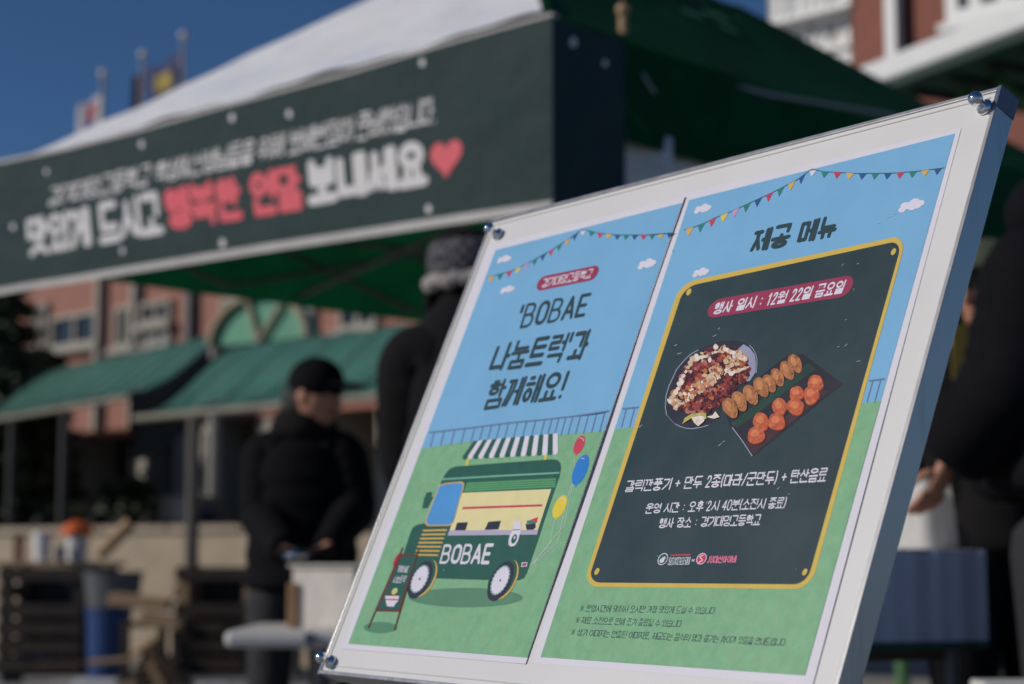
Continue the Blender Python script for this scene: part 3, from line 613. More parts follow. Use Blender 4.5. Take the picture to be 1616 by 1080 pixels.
def hangul(c):
    k = ord(c) - 0xAC00; a, v, f = CH[k // 588], JU[k % 588 // 28], JO[k % 28]; L_ = []
    yb = .42 if f else 0; fh = .33 if f in ('ㄹ', 'ㅂ', 'ㅆ', 'ㅅ', 'ㅈ', 'ㅎ') else .27
    if v in VERT:
        w = .30 if v in 'ㅏㅑㅣㅓㅕ' else .42
        xr = 1.0; cx = {'ㅣ': .72, 'ㅏ': .62, 'ㅑ': .62, 'ㅓ': .60, 'ㅕ': .60, 'ㅐ': .48, 'ㅔ': .42, 'ㅖ': .42, 'ㅒ': .48}[v]
        if v in 'ㅏㅑ': w = .44
        if a == 'ㄱ' and not f: L_ += [[(0, .92), (cx, .92), (cx * .9, .5), (.05, .02)]]
        elif a == 'ㄲ' and not f: L_ += [[(0, .92), (cx * .45, .92), (cx * .4, .5), (0, .02)], [(cx * .6, .92), (cx, .92), (cx * .95, .5), (cx * .5, .02)]]
        else: L_ += put(a, 0, yb + (.08 if not f else .10), cx, .92 if not f else (.97 if a != 'ㅎ' else .95))
        L_ += vstroke(v, xr, yb if not f else yb, 1, w)
        if f: L_ += put(f, .10, 0, 1.0, fh if f != 'ㄱ' else .25)
    elif v in HORZ:
        if f:
            L_ += put(a, .08, .72, .92, 1.02 if a != 'ㅎ' else .98); L_ += hstroke(v, -.04, 1.04, .40 if v in 'ㅗㅛ' else .36, .56 if v != 'ㅡ' else .54); L_ += put(f, .08, -.02, .92, .22)
        else:
            L_ += put(a, .1, .50 if v != 'ㅡ' else .34, .9, 1); L_ += hstroke(v, -.02, 1.02, .0, .30 if v != 'ㅡ' else .0)
    else:
        h_, v_ = MIX[v]
        L_ += put(a, .02, (.5 if not f else .70), .6, .96); L_ += hstroke(h_, -.02, .68, (.06 if not f else .40), (.30 if not f else .54)) if h_ != 'ㅡ' else [[(-.02, .2 if not f else .48), (.68, .2 if not f else .48)]]
        L_ += vstroke(v_, 1.0, (0 if not f else .36), 1, .30 if v_ != 'ㅏ' else .34)
        if f: L_ += put(f, .12, 0, .95, .20)
    return L_
LAT = {'B': [[(0, 0), (0, 1), (.55, 1), (.74, .96), (.86, .86), (.88, .74), (.82, .61), (.6, .53), (0, .52)], [(.6, .53), (.84, .46), (.95, .34), (.95, .18), (.85, .06), (.62, 0), (0, 0)]],
       'O': [[(.5, 0), (.25, .04), (.07, .15), (.02, .3), (.02, .7), (.07, .85), (.25, .96), (.5, 1), (.75, .96), (.93, .85), (.98, .7), (.98, .3), (.93, .15), (.75, .04), (.5, 0)]], 'A': [[(0, 0), (.5, 1), (1, 0)], [(.2, .3), (.8, .3)]],
       'E': [[(.9, 1), (.0, 1), (.0, 0), (.9, 0)], [(0, .5), (.75, .5)]], "'": [[(.5, 1), (.5, .74)]], '!': [[(.5, 1), (.5, .34)], [(.5, .03), (.5, .04)]],
       '1': [[(.15, .8), (.6, 1), (.6, 0)]], '2': [[(.05, .75), (.2, .96), (.5, 1), (.85, .9), (.9, .65), (0, 0), (.95, 0)]], '4': [[(.72, 0), (.72, 1), (0, .3), (1, .3)]],
       '0': [[(.25, 0), (.03, .2), (.03, .8), (.28, 1), (.72, 1), (.97, .8), (.97, .2), (.72, 0), (.25, 0)]], ':': [[(.5, .68), (.5, .69)], [(.5, .22), (.5, .23)]],
       '+': [[(0, .5), (1, .5)], [(.5, .25), (.5, .75)]], '(': [[(.8, 1.05), (.3, .7), (.3, .3), (.8, -.05)]], ')': [[(.2, 1.05), (.7, .7), (.7, .3), (.2, -.05)]],
       '/': [[(0, 0), (1, 1)]], '.': [[(.5, .02), (.5, .03)]], ',': [[(.5, .05), (.35, -.12)]], '※': [[(.1, .85), (.9, .15)], [(.1, .15), (.9, .85)], [(.5, .9), (.5, .91)], [(.5, .1), (.5, .11)], [(.02, .5), (.03, .5)], [(.97, .5), (.98, .5)]],
       '&': [[(1, 0), (.2, .75), (.4, 1), (.65, .8), (.1, .3), (.35, 0), (.9, .4)]], 'x': [[(0, .1), (1, .7)], [(0, .7), (1, .1)]], 'J': [[(.8, 1), (.8, .2), (.4, 0), (.0, .2)]], 'U': [[(0, 1), (0, .2), (.5, 0), (1, .2), (1, 1)]]}
LW = {"'": .25, '!': .35, '1': .5, ':': .4, '(': .35, ')': .35, '/': .5, '.': .3, ',': .3, ' ': .38, '※': .8, '+': .6, '2': .6, '4': .65, '0': .62, '&': .8, 'x': .5}
def glyph_polys(ch, x, cw, r, sp):
    pls = hangul(ch) if '가' <= ch <= '힣' else LAT[ch]; nseg = sum(1 if len(p) > 10 else len(p) - 1 for p in pls); r *= 1 if nseg < 8 else (.86 if nseg < 11 else .74); gw = cw - 2 * r - sp; out = []; seg = 8
    f = lambda p: (x + sp / 2 + r + p[0] * gw, r + p[1] * (1 - 2 * r))
    for pl in pls:
        q = [f(p) for p in pl]
        for a, b in zip(q, q[1:]):
            dx, dy = b[0] - a[0], b[1] - a[1]; l_ = hypot(dx, dy) or 1e-6; nx, ny = -dy / l_ * r, dx / l_ * r
            out.append([(a[0] + nx, a[1] + ny), (a[0] - nx, a[1] - ny), (b[0] - nx, b[1] - ny), (b[0] + nx, b[1] + ny)])
        for a in q: out.append([(a[0] + r * cos(2 * pi * k / seg + .39), a[1] + r * sin(2 * pi * k / seg + .39)) for k in range(seg)])
    return out
def union(polys, eps=1e-5):
    vs = []; fs = []
    for p in polys:
        b = len(vs); vs += [V(x) for x in p]; fs.append(list(range(b, b + len(p))))
    r = cdt(vs, [], fs, 1, eps); return r[0], [f for f, o in zip(r[2], r[5]) if o]
def quadmap(q):
    BL, TL, TR, BR = q
    return lambda s, t: tuple((BL[i] * (1 - s) + BR[i] * s) * (1 - t) + (TL[i] * (1 - s) + TR[i] * s) * t for i in (0, 1))
def text(sheet, s, q, r, m, layer, parent, name='lettering', sp=.05, label=None):
    fm = quadmap(q); p = [sheet(*fm(a, b), 0) for a, b in ((0, 0), (1, 0), (0, 1))]
    w_ = (p[1] - p[0]).length; up = (p[2] - p[0]); h_ = abs(up.dot(UP.lerp(UP, 0))) if False else (up - (p[1] - p[0]).normalized() * up.dot((p[1] - p[0]).normalized())).length
    asp = w_ / h_; tot = sum(1.0 if '가' <= c <= '힣' else LW.get(c, .66) for c in s); u = asp / tot
    x = 0; mb = MB()
    for c in s:
        cw = u * (1.0 if '가' <= c <= '힣' else LW.get(c, .66))
        if c != ' ':
            vs, fs = union(glyph_polys(c, x, cw, min(r, cw * .3), sp))
            mb.add([sheet(*fm(v.x / asp, v.y), layer) for v in vs], fs)
        x += cw
    o = mb.build(name, m, parent); o['kind'] = 'stuff'
    return o
def shape(sheet, polys, m, layer, parent, name, un=False):
    """flat printed shape(s) given in photo pixels"""
    mb = MB()
    if un:
        vs, fs = union(polys, 1e-4); mb.add([sheet(v.x, v.y, layer) for v in vs], fs)
    else:
        for p in polys: mb.add([sheet(x, y, layer) for x, y in p], [tuple(range(len(p)))])
    return mb.build(name, m, parent)
def ell(cx, cy, rx, ry, rot=0, n=28):
    c, s = cos(rot), sin(rot); return [(cx + rx * cos(2 * pi * k / n) * c - ry * sin(2 * pi * k / n) * s, cy + rx * cos(2 * pi * k / n) * s + ry * sin(2 * pi * k / n) * c) for k in range(n)]
def skew(cx, cy, ux, uy, vx, vy, n=28):
    return [(cx + ux * cos(2 * pi * k / n) + vx * sin(2 * pi * k / n), cy + uy * cos(2 * pi * k / n) + vy * sin(2 * pi * k / n)) for k in range(n)]
def line(pts, w):
    out = []
    for a, b in zip(pts, pts[1:]):
        dx, dy = b[0] - a[0], b[1] - a[1]; l_ = hypot(dx, dy) or 1e-6; nx, ny = -dy / l_ * w / 2, dx / l_ * w / 2
        out.append([(a[0] + nx, a[1] + ny), (a[0] - nx, a[1] - ny), (b[0] - nx, b[1] - ny), (b[0] + nx, b[1] + ny)])
    return out
def rrect(q, rs, rt, n=6):
    fm = quadmap(q); pts = []
    for cs, ct, a0 in ((1 - rs, 1 - rt, 0), (rs, 1 - rt, 90), (rs, rt, 180), (1 - rs, rt, 270)):
        for k in range(n + 1):
            a_ = radians(a0 + 90 * k / n); pts.append(fm(cs + rs * cos(a_), ct + rt * sin(a_)))
    return pts
KI = 1.12
DARK = .72
def ink(name, r, g, b, k=KI, var=.04, scale=60, wear=None, rough=.42):
    c = srgb(r, g, b); lum = sum(c) / 3; f = k * (DARK + (1 - DARK) * min(1, lum / .25)); return mat(name, tuple(min(.85, x * f) for x in c), rough, var, scale, coat=.22, spec=.3, wear=wear)

# banner print
bs = lambda px, py, l: bn(px, py, .0012 + .0004 * l)
i_w = mat('white banner ink', (.66, .64, .64), .6, .05, 8); i_r = mat('coral red banner ink', srgb(222, 78, 92), .6, .05, 8)
text(bs, '경기대명고등학교 학생&선생님들을 위해 보배반점이 준비했습니다.', ((73, 327), (81, 296), (692, 150), (688, 195)), .062, i_w, 1, ban, sp=.03)
text(bs, '맛있게 드시고', ((44, 407), (41, 345), (250, 300), (259, 369)), .10, i_w, 1, ban, sp=.0)
text(bs, '행복한 연말', ((266, 365), (255, 299), (472, 258), (478, 331)), .105, i_r, 1, ban, sp=.0)
text(bs, '보내세요', ((487, 326), (481, 254), (671, 219), (676, 292)), .115, i_w, 1, ban, sp=.0)
hp = [(701 + 25 * (16 * sin(a_) ** 3) / 16 + 3, 248 - 33 * (13 * cos(a_) - 5 * cos(2 * a_) - 2 * cos(3 * a_) - cos(4 * a_)) / 16 - (16 * sin(a_) ** 3) / 16 * 5) for a_ in [2 * pi * k / 36 for k in range(36)]]
shape(bs, [hp], i_r, 1, ban, 'printed_heart')
for (x, y, r_) in ((223, 228, 4.5), (366, 186, 5), (456, 180, 5), (666, 99, 5), (73, 271, 3.5), (676, 330, 5.5), (351, 384, 5.5), (193, 396, 4), (20, 358, 4)):
    shape(bs, [ell(x, y, r_ * .8, r_ * 1.3, 0, 12)], i_w, 1, ban, 'printed_snowflake')
bsd = lambda px, py, l: on_plane(px, py, qc + D * .002, D)
for (x, y, r_) in ((905, 67, 7), (955, 100, 5)): shape(bsd, [ell(x, y, r_ * .8, r_ * 1.2, 0, 12)], i_w, 1, ban, 'printed_snowflake')

# ------------------------------------------------------------------ the menu board
YAW, LEAN = radians(-53.61), radians(23.63); BW, BH, TH = .70, .5359, .021
A = V((cos(YAW), sin(YAW), 0)); Nh = V((A.y, -A.x, 0)); B = UP * cos(LEAN) - Nh * sin(LEAN); Nn = A.cross(B); Nn = Nn if Nn.y < 0 else -Nn
O = V((-.19575, 1.81056, .88299))
def bp(u, v, e=0.): return O + A * u + B * v + Nn * e
ax3 = (A, B, Nn)
bd = empty('menu_board', bp(BW / 2, 0, -TH), 'white menu board in an aluminium frame holding two posters, tilted in the foreground', 'sign board')
def bbox(name, u0, u1, v0, v1, e0, e1, m, par=bd, bev=0): return MB().box(bp((u0 + u1) / 2, (v0 + v1) / 2, (e0 + e1) / 2), ((u1 - u0) / 2, (v1 - v0) / 2, (e1 - e0) / 2), ax3).build(name, m, par, bevel=bev)
lip = .0042
bbox('face_panel', lip, BW - lip, lip, BH - lip, -.016, 0, m_face)
bbox('back_panel', lip, BW - lip, lip, BH - lip, -.0205, -.0162, m_grey)
bbox('frame_rail', .0, BW, 0, lip - .0002, -TH, .0016, m_alu, bev=.0006); bbox('frame_rail', .0, BW, BH - lip + .0002, BH, -TH, .0016, m_alu, bev=.0006)
bbox('frame_rail', 0, lip - .0002, lip, BH - lip, -TH, .0014, m_alu, bev=.0006); bbox('frame_rail', BW - lip + .0002, BW, lip, BH - lip, -TH, .0014, m_alu, bev=.0006)
m_cap = mat('sky tinted grey plastic corner', (.10, .13, .19), .35, .08, 30)  # grey plastic, the blue of the reflected sky put into its colour
for cu in (0, 1):
    for cv in (0, 1):
        u0, u1 = (-.0008, .004) if cu == 0 else (BW - .004, BW + .0008); v0, v1 = (-.0008, .019) if cv == 0 else (BH - .019, BH + .0008)
        bbox('corner_cap', u0, u1, v0, v1, -TH - .0006, .0019, m_cap, bev=.0008)
m_clear = mat('pale sheet edge', (.66, .66, .62), .25, .05, 30, coat=.6)
ie = .0092
bbox('sheet_edge', ie, BW - ie, BH - ie, BH - ie + .0011, .0001, .0009, m_clear); bbox('sheet_edge', ie, ie + .0011, ie, BH - ie - .0002, .0001, .0009, m_clear)
bbox('sheet_edge', ie + .0014, BW - ie, ie, ie + .0011, .0001, .0009, m_clear)
for (px, py) in ((787, 371), (524, 1046), (1556, 171), (1290, 1122)):
    q = on_plane(px, py, O, Nn); s_ = MB(); s_.lathe(q + Nn * .0003, [(.0068, 0), (.0072, .0012), (.0068, .003), (.0045, .0042), (.0032, .0052), (.003, .0085)], Nn, 24)
    k_ = s_.build('standoff_knob', m_chrome, bd, smooth=True); MB().ball(q + Nn * .0138, .0062, 28, 18).build('ball_head', m_chrome, k_, smooth=True)
for u_ in (.22, .48):
    a_ = bp(u_, -.0005, -TH / 2); t_ = (a_.z) / B.z; MB().tube(a_, a_ - B * (t_ - .004), .011, 12).build('stand_leg', m_steel, bd)
    b0 = bp(u_, .30, -TH - .001); dd_ = (-Nn * .62 - UP).normalized(); b1 = b0 + dd_ * (b0.z / -dd_.z); MB().tube(b0, b1 + UP * .004, .010, 12).build('rear_leg', m_steel, bd)

def sheet_maker(e0, redge, lift, band):
    """redge: two photo points on the right paper edge; the last `band` metres curl up by lift(v)"""
    a_, b_ = [on_plane(x, y, O, Nn) - O for x, y in redge]; ua, va, ub, vb = a_.dot(A), a_.dot(B), b_.dot(A), b_.dot(B)
    def f(px, py, layer=0.):
        e = e0 + .00006 * layer
        for _ in range(4):
            p = on_plane(px, py, O + Nn * e, Nn); u, v = (p - O).dot(A), (p - O).dot(B)
            ue = ua + (ub - ua) * (v - va) / (vb - va); d_ = max(0., 1 - max(0, ue - u) / band); e = e0 + .00006 * layer + lift(v) * d_ * d_
        return on_plane(px, py, O + Nn * e, Nn)
    return f
shL = sheet_maker(.0009, ((1081, 309), (830, 1048)), lambda v: .0014 + .0008 * sin(v * 17 + 4.2), .022)
shR = sheet_maker(.0004, ((1516, 203), (1281, 1083)), lambda v: .0006 + .0004 * sin(v * 11), .012)
def paper(sh_, q, label):
    fm = quadmap(q); o = MB().grid(lambda s, t: sh_(*fm(1 - (1 - s) ** 2.2, t), -5), 60, 60).build('poster', m_paper, None, smooth=True); tag(o, label, 'poster', 'posters on the menu board'); return o
LQ = ((539, 1024), (771, 388), (1081, 309.5), (829.5, 1048)); RQ = ((839.5, 1046.5), (1074, 306), (1517, 202.5), (1282, 1083))
poL = paper(shL, LQ, 'left poster with a printed green food truck and large Korean title on blue sky')
poR = paper(shR, RQ, 'right poster with a dark menu panel, food photograph and event date')
c_sky = ink('printed sky blue', 118, 172, 210, var=.05, scale=9); c_grass = ink('printed meadow green', 122, 172, 130, var=.10, scale=90, wear=(srgb(142, 180, 136), 70, .52, .55))
c_text = ink('printed slate green', 44, 70, 76); c_dark = ink('printed dark teal', 50, 70, 74, var=.10, scale=14, wear=(srgb(110, 124, 122), 120, .70, .35), rough=.36)
c_gold = ink('printed gold', 206, 176, 78); c_crim = ink('printed crimson', 158, 52, 84); c_pw = ink('printed white', 214, 210, 222)
c_green = ink('printed bottle green', 38, 96, 80); c_mid = ink('printed mid green', 60, 135, 88); c_navy = ink('printed navy', 44, 46, 66); c_cream = ink('printed cream', 222, 210, 154)
c_yel = ink('printed yellow', 222, 198, 60); c_orng = ink('printed amber', 212, 170, 82); c_blue = ink('printed blue', 44, 122, 198); c_red = ink('printed red', 196, 62, 84); c_dblu = ink('printed deep blue', 42, 92, 142)
c_teal = ink('printed teal', 46, 132, 120); c_pink = ink('printed pink', 190, 152, 190); c_shad = ink('printed meadow shade', 88, 138, 106); c_lil = ink('printed lilac grey', 172, 168, 190); c_brown = ink('printed brown', 112, 52, 44)
def base_print(sh_, par, q, gl):
    """sky over the whole print, meadow below the photo line gl"""
    fm = quadmap(q); MB().grid(lambda s, t: sh_(*fm(1 - (1 - s) ** 2.2, t), -1), 60, 60).build('printed_sky', c_sky, par, smooth=True)
    (BL, TL, TR, BR) = q
    def ly(x):
        for (a, ya), (b, yb) in zip(gl, gl[1:]):
            if x <= b: break
        return ya + (yb - ya) * (x - a) / (b - a)
    def gf(s, t):
        s = 1 - (1 - s) ** 2.2; bt = fm(s, 0); lo, hi = 0., 1.
        for _ in range(18):
            m_ = (lo + hi) / 2; p = fm(s, m_)
            if p[1] > ly(p[0]): lo = m_
            else: hi = m_
        return sh_(*fm(s, lo * t), 1)
    MB().grid(gf, 60, 30).build('printed_meadow', c_grass, par, smooth=True)
def pennants(sh_, par, pts, cols, tw, th, lay=3):
    shape(sh_, line(pts, 1.1), c_text, lay, par, 'printed_string')
    L_ = [0]
    for a, b in zip(pts, pts[1:]): L_.append(L_[-1] + hypot(b[0] - a[0], b[1] - a[1]))
    def at(d_):
        for k in range(len(pts) - 1):
            if d_ <= L_[k + 1] or k == len(pts) - 2: t = (d_ - L_[k]) / (L_[k + 1] - L_[k]); return (pts[k][0] + (pts[k + 1][0] - pts[k][0]) * t, pts[k][1] + (pts[k + 1][1] - pts[k][1]) * t)
    n_ = len(cols); st = L_[-1] / n_
    for k, c in enumerate(cols):
        a = at(k * st + st / 2 - tw / 2); b = at(k * st + st / 2 + tw / 2); mx, my = (a[0] + b[0]) / 2, (a[1] + b[1]) / 2
        shape(sh_, [[a, b, (mx - th * .2, my + th)]], c, lay + 1, par, 'printed_pennant')
def cloud(sh_, par, cx, cy, w_, h_, rot=-.28):
    c, s = cos(rot), sin(rot); P = lambda a, b: (cx + (a * c - b * s) * w_ / 2, cy + a * s * w_ / 2 + b * c * h_ / 2)
    pl = []
    for (a, b, r_) in ((-.72, .3, .28), (-.35, -.1, .38), (.1, .1, .45), (.4, -.25, .38), (.72, .1, .3), (0, .35, .3), (.4, .3, .32)):
        x, y = P(a, b); pl.append(ell(x, y, r_ * w_ / 2, r_ * h_ / 2 * 1.5, rot, 14))
    shape(sh_, pl, c_pw, 3, par, 'printed_cloud', un=True)
LP = ((549.5, 1016), (782, 395), (1076, 320.5), (832, 1038)); RP = ((853, 1037), (1087.5, 316), (1507, 211), (1270, 1066))
base_print(shL, poL, LP, [(600, 712), (667, 708), (735, 697), (880, 687), (953, 680), (1000, 676)])
base_print(shR, poR, RP, [(940, 681), (971, 678), (999, 674), (1360, 637), (1392, 632)])
pc = [c_orng, c_teal, c_red, c_yel, c_pink, c_teal, c_dblu, c_red, c_teal, c_orng, c_dblu]; pc2 = [c_pw, c_teal, c_red, c_orng, c_dblu, c_teal, c_dblu, c_red, c_teal, c_orng, c_dblu]
pennants(shL, poL, [(768, 438), (785, 434), (812, 426), (840, 412), (870, 395), (895, 379), (914, 366)], pc, 10.5, 10)
pennants(shL, poL, [(914, 366), (921, 362.7), (945, 368), (974, 371), (1021, 371), (1064, 367.5)], pc2, 10, 8)
pennants(shR, poR, [(1079, 363), (1094, 359), (1111, 352.4), (1128, 344), (1145, 338), (1180, 322), (1223, 302), (1258, 284), (1274, 272)], pc, 13, 13)
pennants(shR, poR, [(1274, 272), (1281.5, 267), (1298, 271), (1353, 274), (1410, 273.4), (1453, 270), (1490, 265)], pc2, 12.5, 10)
for (x, y, w_, h_) in ((795, 409, 24, 12), (800, 457, 24, 12), (1020, 416.5, 31, 17)): cloud(shL, poL, x, y, w_, h_)
for (x, y, w_, h_) in ((1108, 329.5, 29, 15), (1105, 430, 28, 15), (1437, 324, 44, 20)): cloud(shR, poR, x, y, w_, h_)
c_fen = ink('printed fence grey', 100, 122, 158)
def fence(sh_, par, rail, gl, n_):
    shape(sh_, line(rail, 2.6), c_fen, 3, par, 'printed_rail')
    pl = []
    for k in range(n_):
        u = (k + .5) / n_ * (len(rail) - 1); i = min(int(u), len(rail) - 2); f_ = u - i; x = rail[i][0] + (rail[i + 1][0] - rail[i][0]) * f_; y = rail[i][1] + (rail[i + 1][1] - rail[i][1]) * f_
        yb = gl(x); pl += line([(x, y), (x - (yb - y) * .27, yb)], 1.5)
    shape(sh_, pl, c_fen, 3.4, par, 'printed_pickets')['kind'] = 'stuff'
fence(shL, poL, [(677, 683), (745, 675.4), (801, 668), (861, 662.4), (907, 657), (961, 648.8)], lambda x: 705 - (x - 690) * .085, 21)
fence(shR, poR, [(982, 645.5), (1008, 643)], lambda x: 675, 2); fence(shR, poR, [(1371, 601.5), (1396, 598)], lambda x: 636, 2)
# title lettering
shape(shL, [rrect(((844, 460.5), (851, 437.5), (948, 417.5), (940, 441)), .10, .5)], c_crim, 3, poL, 'printed_pill')
text(shL, '경기대명고등학교', ((853, 455), (858, 440), (938, 423.5), (932, 438.5)), .06, c_pw, 4, poL, sp=.06)
text(shL, "'BOBAE", ((810, 521), (822.5, 481), (937, 461), (925, 499)), .075, c_text, 3, poL, sp=.09)
text(shL, "나눔트럭'과", ((768, 588), (785, 543), (938, 518), (920, 568)), .075, c_text, 3, poL, sp=.06)
text(shL, '함께해요!', ((759, 648.5), (776, 600), (903, 584), (887, 630)), .07, c_text, 3, poL, sp=.06)
text(shR, '제공 메뉴', ((1181, 401), (1191, 363), (1328, 337), (1317, 374)), .085, c_text, 3, poR, sp=.06)
# menu panel
PQ = ((919, 926), (1073, 447), (1432, 370), (1279, 930)); PI = ((927, 919.5), (1079.5, 453), (1424.5, 379), (1273, 922.5))
shape(shR, [rrect(PQ, .070, .055, 8)], c_gold, 3, poR, 'printed_panel_border'); shape(shR, [rrect(PI, .058, .043, 8)], c_dark, 4, poR, 'printed_panel')
for (x, y) in ((1087, 461), (1410, 397.5), (1270, 903), (942, 902)): shape(shR, [skew(x, y, 3.8, -.8, -1.4, 5.4, 16)], c_gold, 5, poR, 'printed_dot')
shape(shR, [rrect(((1112, 503.5), (1123, 474), (1351, 433), (1340, 467)), .07, .5)], c_crim, 5, poR, 'printed_pill')
text(shR, '행사 일시 : 12월 22일 금요일', ((1123, 497.5), (1130, 478), (1337, 441), (1329, 463)), .07, c_pw, 6, poR, sp=.07)
text(shR, '갈릭깐풍기 + 만두 2종(마라/군만두) + 탄산음료', ((984.5, 777), (990, 758.5), (1308.5, 738), (1303, 760)), .06, c_pw, 5, poR, sp=.06)
text(shR, '운영 시간 : 오후 2시 40분(소진시 종료)', ((1017, 811), (1021, 795), (1244, 784.5), (1239, 802)), .06, c_pw, 5, poR, sp=.06)
text(shR, '행사 장소 : 경기대명고등학교', ((1038, 834), (1042, 818), (1203, 811.5), (1199, 829)), .06, c_pw, 5, poR, sp=.06)
for s_, q in (('※ 운영시간에 맞춰서 오시면 가장 맛있게 드실 수 있습니다.', ((914, 965.5), (917, 954.5), (1133, 958), (1129, 969.5))), ('※ 재료 소진으로 인해 조기 종료될 수 있습니다.', ((907, 984), (910, 973), (1080, 979), (1076.5, 990.5))), ('※ 상기 이미지는 연출된 이미지로, 제공되는 음식의 양과 용기는 차이가 있음을 안내드립니다.', ((900, 1003), (903, 992), (1244.5, 1008), (1240.5, 1020)))):
    text(shR, s_, q, .045, c_text, 3, poR, sp=.07)
# partner marks
shape(shR, [skew(1046, 882.5, 8, -1, -2, 9.5)], c_pw, 5, poR, 'logo_disc'); shape(shR, [skew(1046, 882.5, 6.8, -.9, -1.7, 8.2)], c_green, 6, poR, 'logo_disc')
shape(shR, [skew(1044.5, 885, 3.6, -.3, -.5, 3.6), skew(1047.5, 881, 2.6, -.3, -.5, 3.0)], c_pw, 7, poR, 'logo_snowball', un=True); shape(shR, [skew(1048, 877.5, 2.4, -1, -.4, 1.8, 10)], c_green, 8, poR, 'logo_leaf')
text(shR, '보배반점', ((1053.5, 892), (1056.5, 879.5), (1090, 879), (1087.5, 891)), .13, c_pw, 5, poR, sp=0.); text(shR, '보배반점', ((1054.5, 891), (1057, 880.5), (1089, 880), (1086.5, 890)), .07, c_green, 6, poR, sp=.06)
shape(shR, line([(1058, 876.5), (1090, 875.5)], 2), c_red, 6, poR, 'logo_rule'); text(shR, 'x', ((1091, 887), (1092, 881), (1097, 881), (1096, 887)), .1, c_pw, 6, poR)
shape(shR, [skew(1107, 882, 8, -.8, -1.6, 9)], c_pw, 5, poR, 'logo_disc'); shape(shR, [skew(1107, 882, 6.8, -.7, -1.4, 7.8)], ink('printed rose red', 200, 50, 84), 6, poR, 'logo_disc')
shape(shR, line([(1110, 876), (1104, 879), (1109, 884), (1103, 888)], 1.4), c_pw, 7, poR, 'logo_stroke')
text(shR, 'JU대신아이비', ((1115, 889.5), (1117.5, 877.5), (1163.5, 876.5), (1161, 888.5)), .085, ink('printed rose', 208, 110, 140), 6, poR, sp=.03)

# food photograph
Z4 = lambda *p: [(1020 + x / 4.5, 500 + y / 4.5) for x, y in p]
c_plate = ink('photo plate dark', 44, 46, 60, var=.25, scale=30); c_rim = ink('photo rim light', 158, 166, 188); c_sheen = ink('photo plate sheen', 150, 150, 178, var=.12, scale=25)
plate = Z4((135, 650), (140, 560), (160, 495), (185, 440), (215, 375), (260, 320), (310, 270), (370, 235), (425, 205), (480, 185), (540, 172), (600, 168), (650, 170), (690, 180), (730, 200), (755, 225), (775, 260), (785, 300), (785, 350), (780, 400), (740, 460), (660, 520), (600, 560), (560, 600), (545, 650), (520, 700), (480, 745), (440, 770), (390, 785), (330, 795), (280, 792), (240, 780), (205, 762), (180, 740), (158, 710), (145, 700))
shape(shR, [plate], c_plate, 5, poR, 'photo_plate')
shape(shR, line(plate[-4:] + plate[:8], 1.1) + line(plate[14:20], 1.0) + line(plate[27:], 1.1), c_rim, 6, poR, 'photo_rim')
shape(shR, [Z4((640, 240), (690, 196), (735, 222), (770, 270), (778, 330), (775, 395), (735, 455), (705, 462), (715, 400), (725, 350), (690, 300), (680, 262))], c_sheen, 6, poR, 'photo_sheen')
random.seed(21)
zone = [(240, 470), (270, 370), (330, 300), (420, 240), (480, 212), (560, 215), (620, 230), (690, 270), (735, 360), (700, 450), (600, 540), (520, 620), (440, 680), (330, 690), (220, 660), (165, 590), (200, 520)]
def inside(x, y, pg):
    c = False
    for (a, b), (a2, b2) in zip(pg, pg[1:] + pg[:1]):
        if (b > y) != (b2 > y) and x < (a2 - a) * (y - b) / (b2 - b) + a: c = not c
    return c
reds = [ink('photo glaze %s' % n, *c, var=.3, scale=200) for n, c in (('maroon', (104, 30, 42)), ('dark red', (76, 24, 36)), ('russet', (142, 52, 46)), ('brick', (160, 74, 58)), ('shadow brown', (48, 32, 36)))]
lits = [ink('photo bit %s' % n, *c, var=.2, scale=200) for n, c in (('cream', (204, 178, 148)), ('ivory', (224, 210, 196)), ('peach', (196, 138, 96)), ('pinkish', (172, 108, 104)), ('orange', (186, 106, 56)), ('olive', (150, 140, 90)))]
shape(shR, [Z4(*zone)], reds[1], 7, poR, 'photo_food_base')
buckets = {}
def blob(x, y, r_, m, lay):
    n_ = 8; ph = random.random() * 6; el = random.uniform(.55, 1); rt = random.random() * 3
    pg = [(x + r_ * random.uniform(.75, 1.15) * (cos(a_) * cos(rt) - el * sin(a_) * sin(rt)), y + r_ * random.uniform(.75, 1.15) * (cos(a_) * sin(rt) + el * sin(a_) * cos(rt))) for a_ in [2 * pi * k / n_ + ph for k in range(n_)]]
    buckets.setdefault((m.name, round(lay)), [m, []])[1].append((Z4(*pg), lay))
for k in range(950):
    x, y = random.uniform(160, 740), random.uniform(205, 700)
    if not inside(x, y, zone): continue
    band = abs((y - 470) + (x - 400) * .72); upper = (y + .72 * x) < 640
    if band < 56: m_ = random.choice(lits[:3] + [lits[4], lits[2], reds[3], lits[0]]); r_ = random.uniform(10, 24)
    elif upper: m_ = random.choice(reds[:4] + [lits[1], lits[0], lits[3]]); r_ = random.uniform(10, 26)
    else: m_ = random.choice(reds + reds[:4] + [lits[3], lits[4]]); r_ = random.uniform(9, 25)
    blob(x, y, r_, m_, 8 + k * .011)
for (x0, y0, x1, y1) in ((165, 600, 250, 470), (230, 480, 330, 300), (330, 300, 430, 280), (560, 230, 620, 260), (660, 270, 700, 300), (600, 400, 720, 360)):
    for k in range(7): t = k / 6; blob(x0 + (x1 - x0) * t, y0 + (y1 - y0) * t, random.uniform(14, 24), random.choice(lits[:2]), 18.6 + random.random())
for (mn, l_), (m_, pl) in buckets.items():
    mb = MB()
    for pg, lay in pl: mb.add([shR(x, y, lay) for x, y in pg], [tuple(range(len(pg)))])
    mb.build('photo_food_bits', m_, poR)['kind'] = 'stuff'
c_let = ink('photo cabbage yellow', 182, 172, 92, var=.2, scale=120)
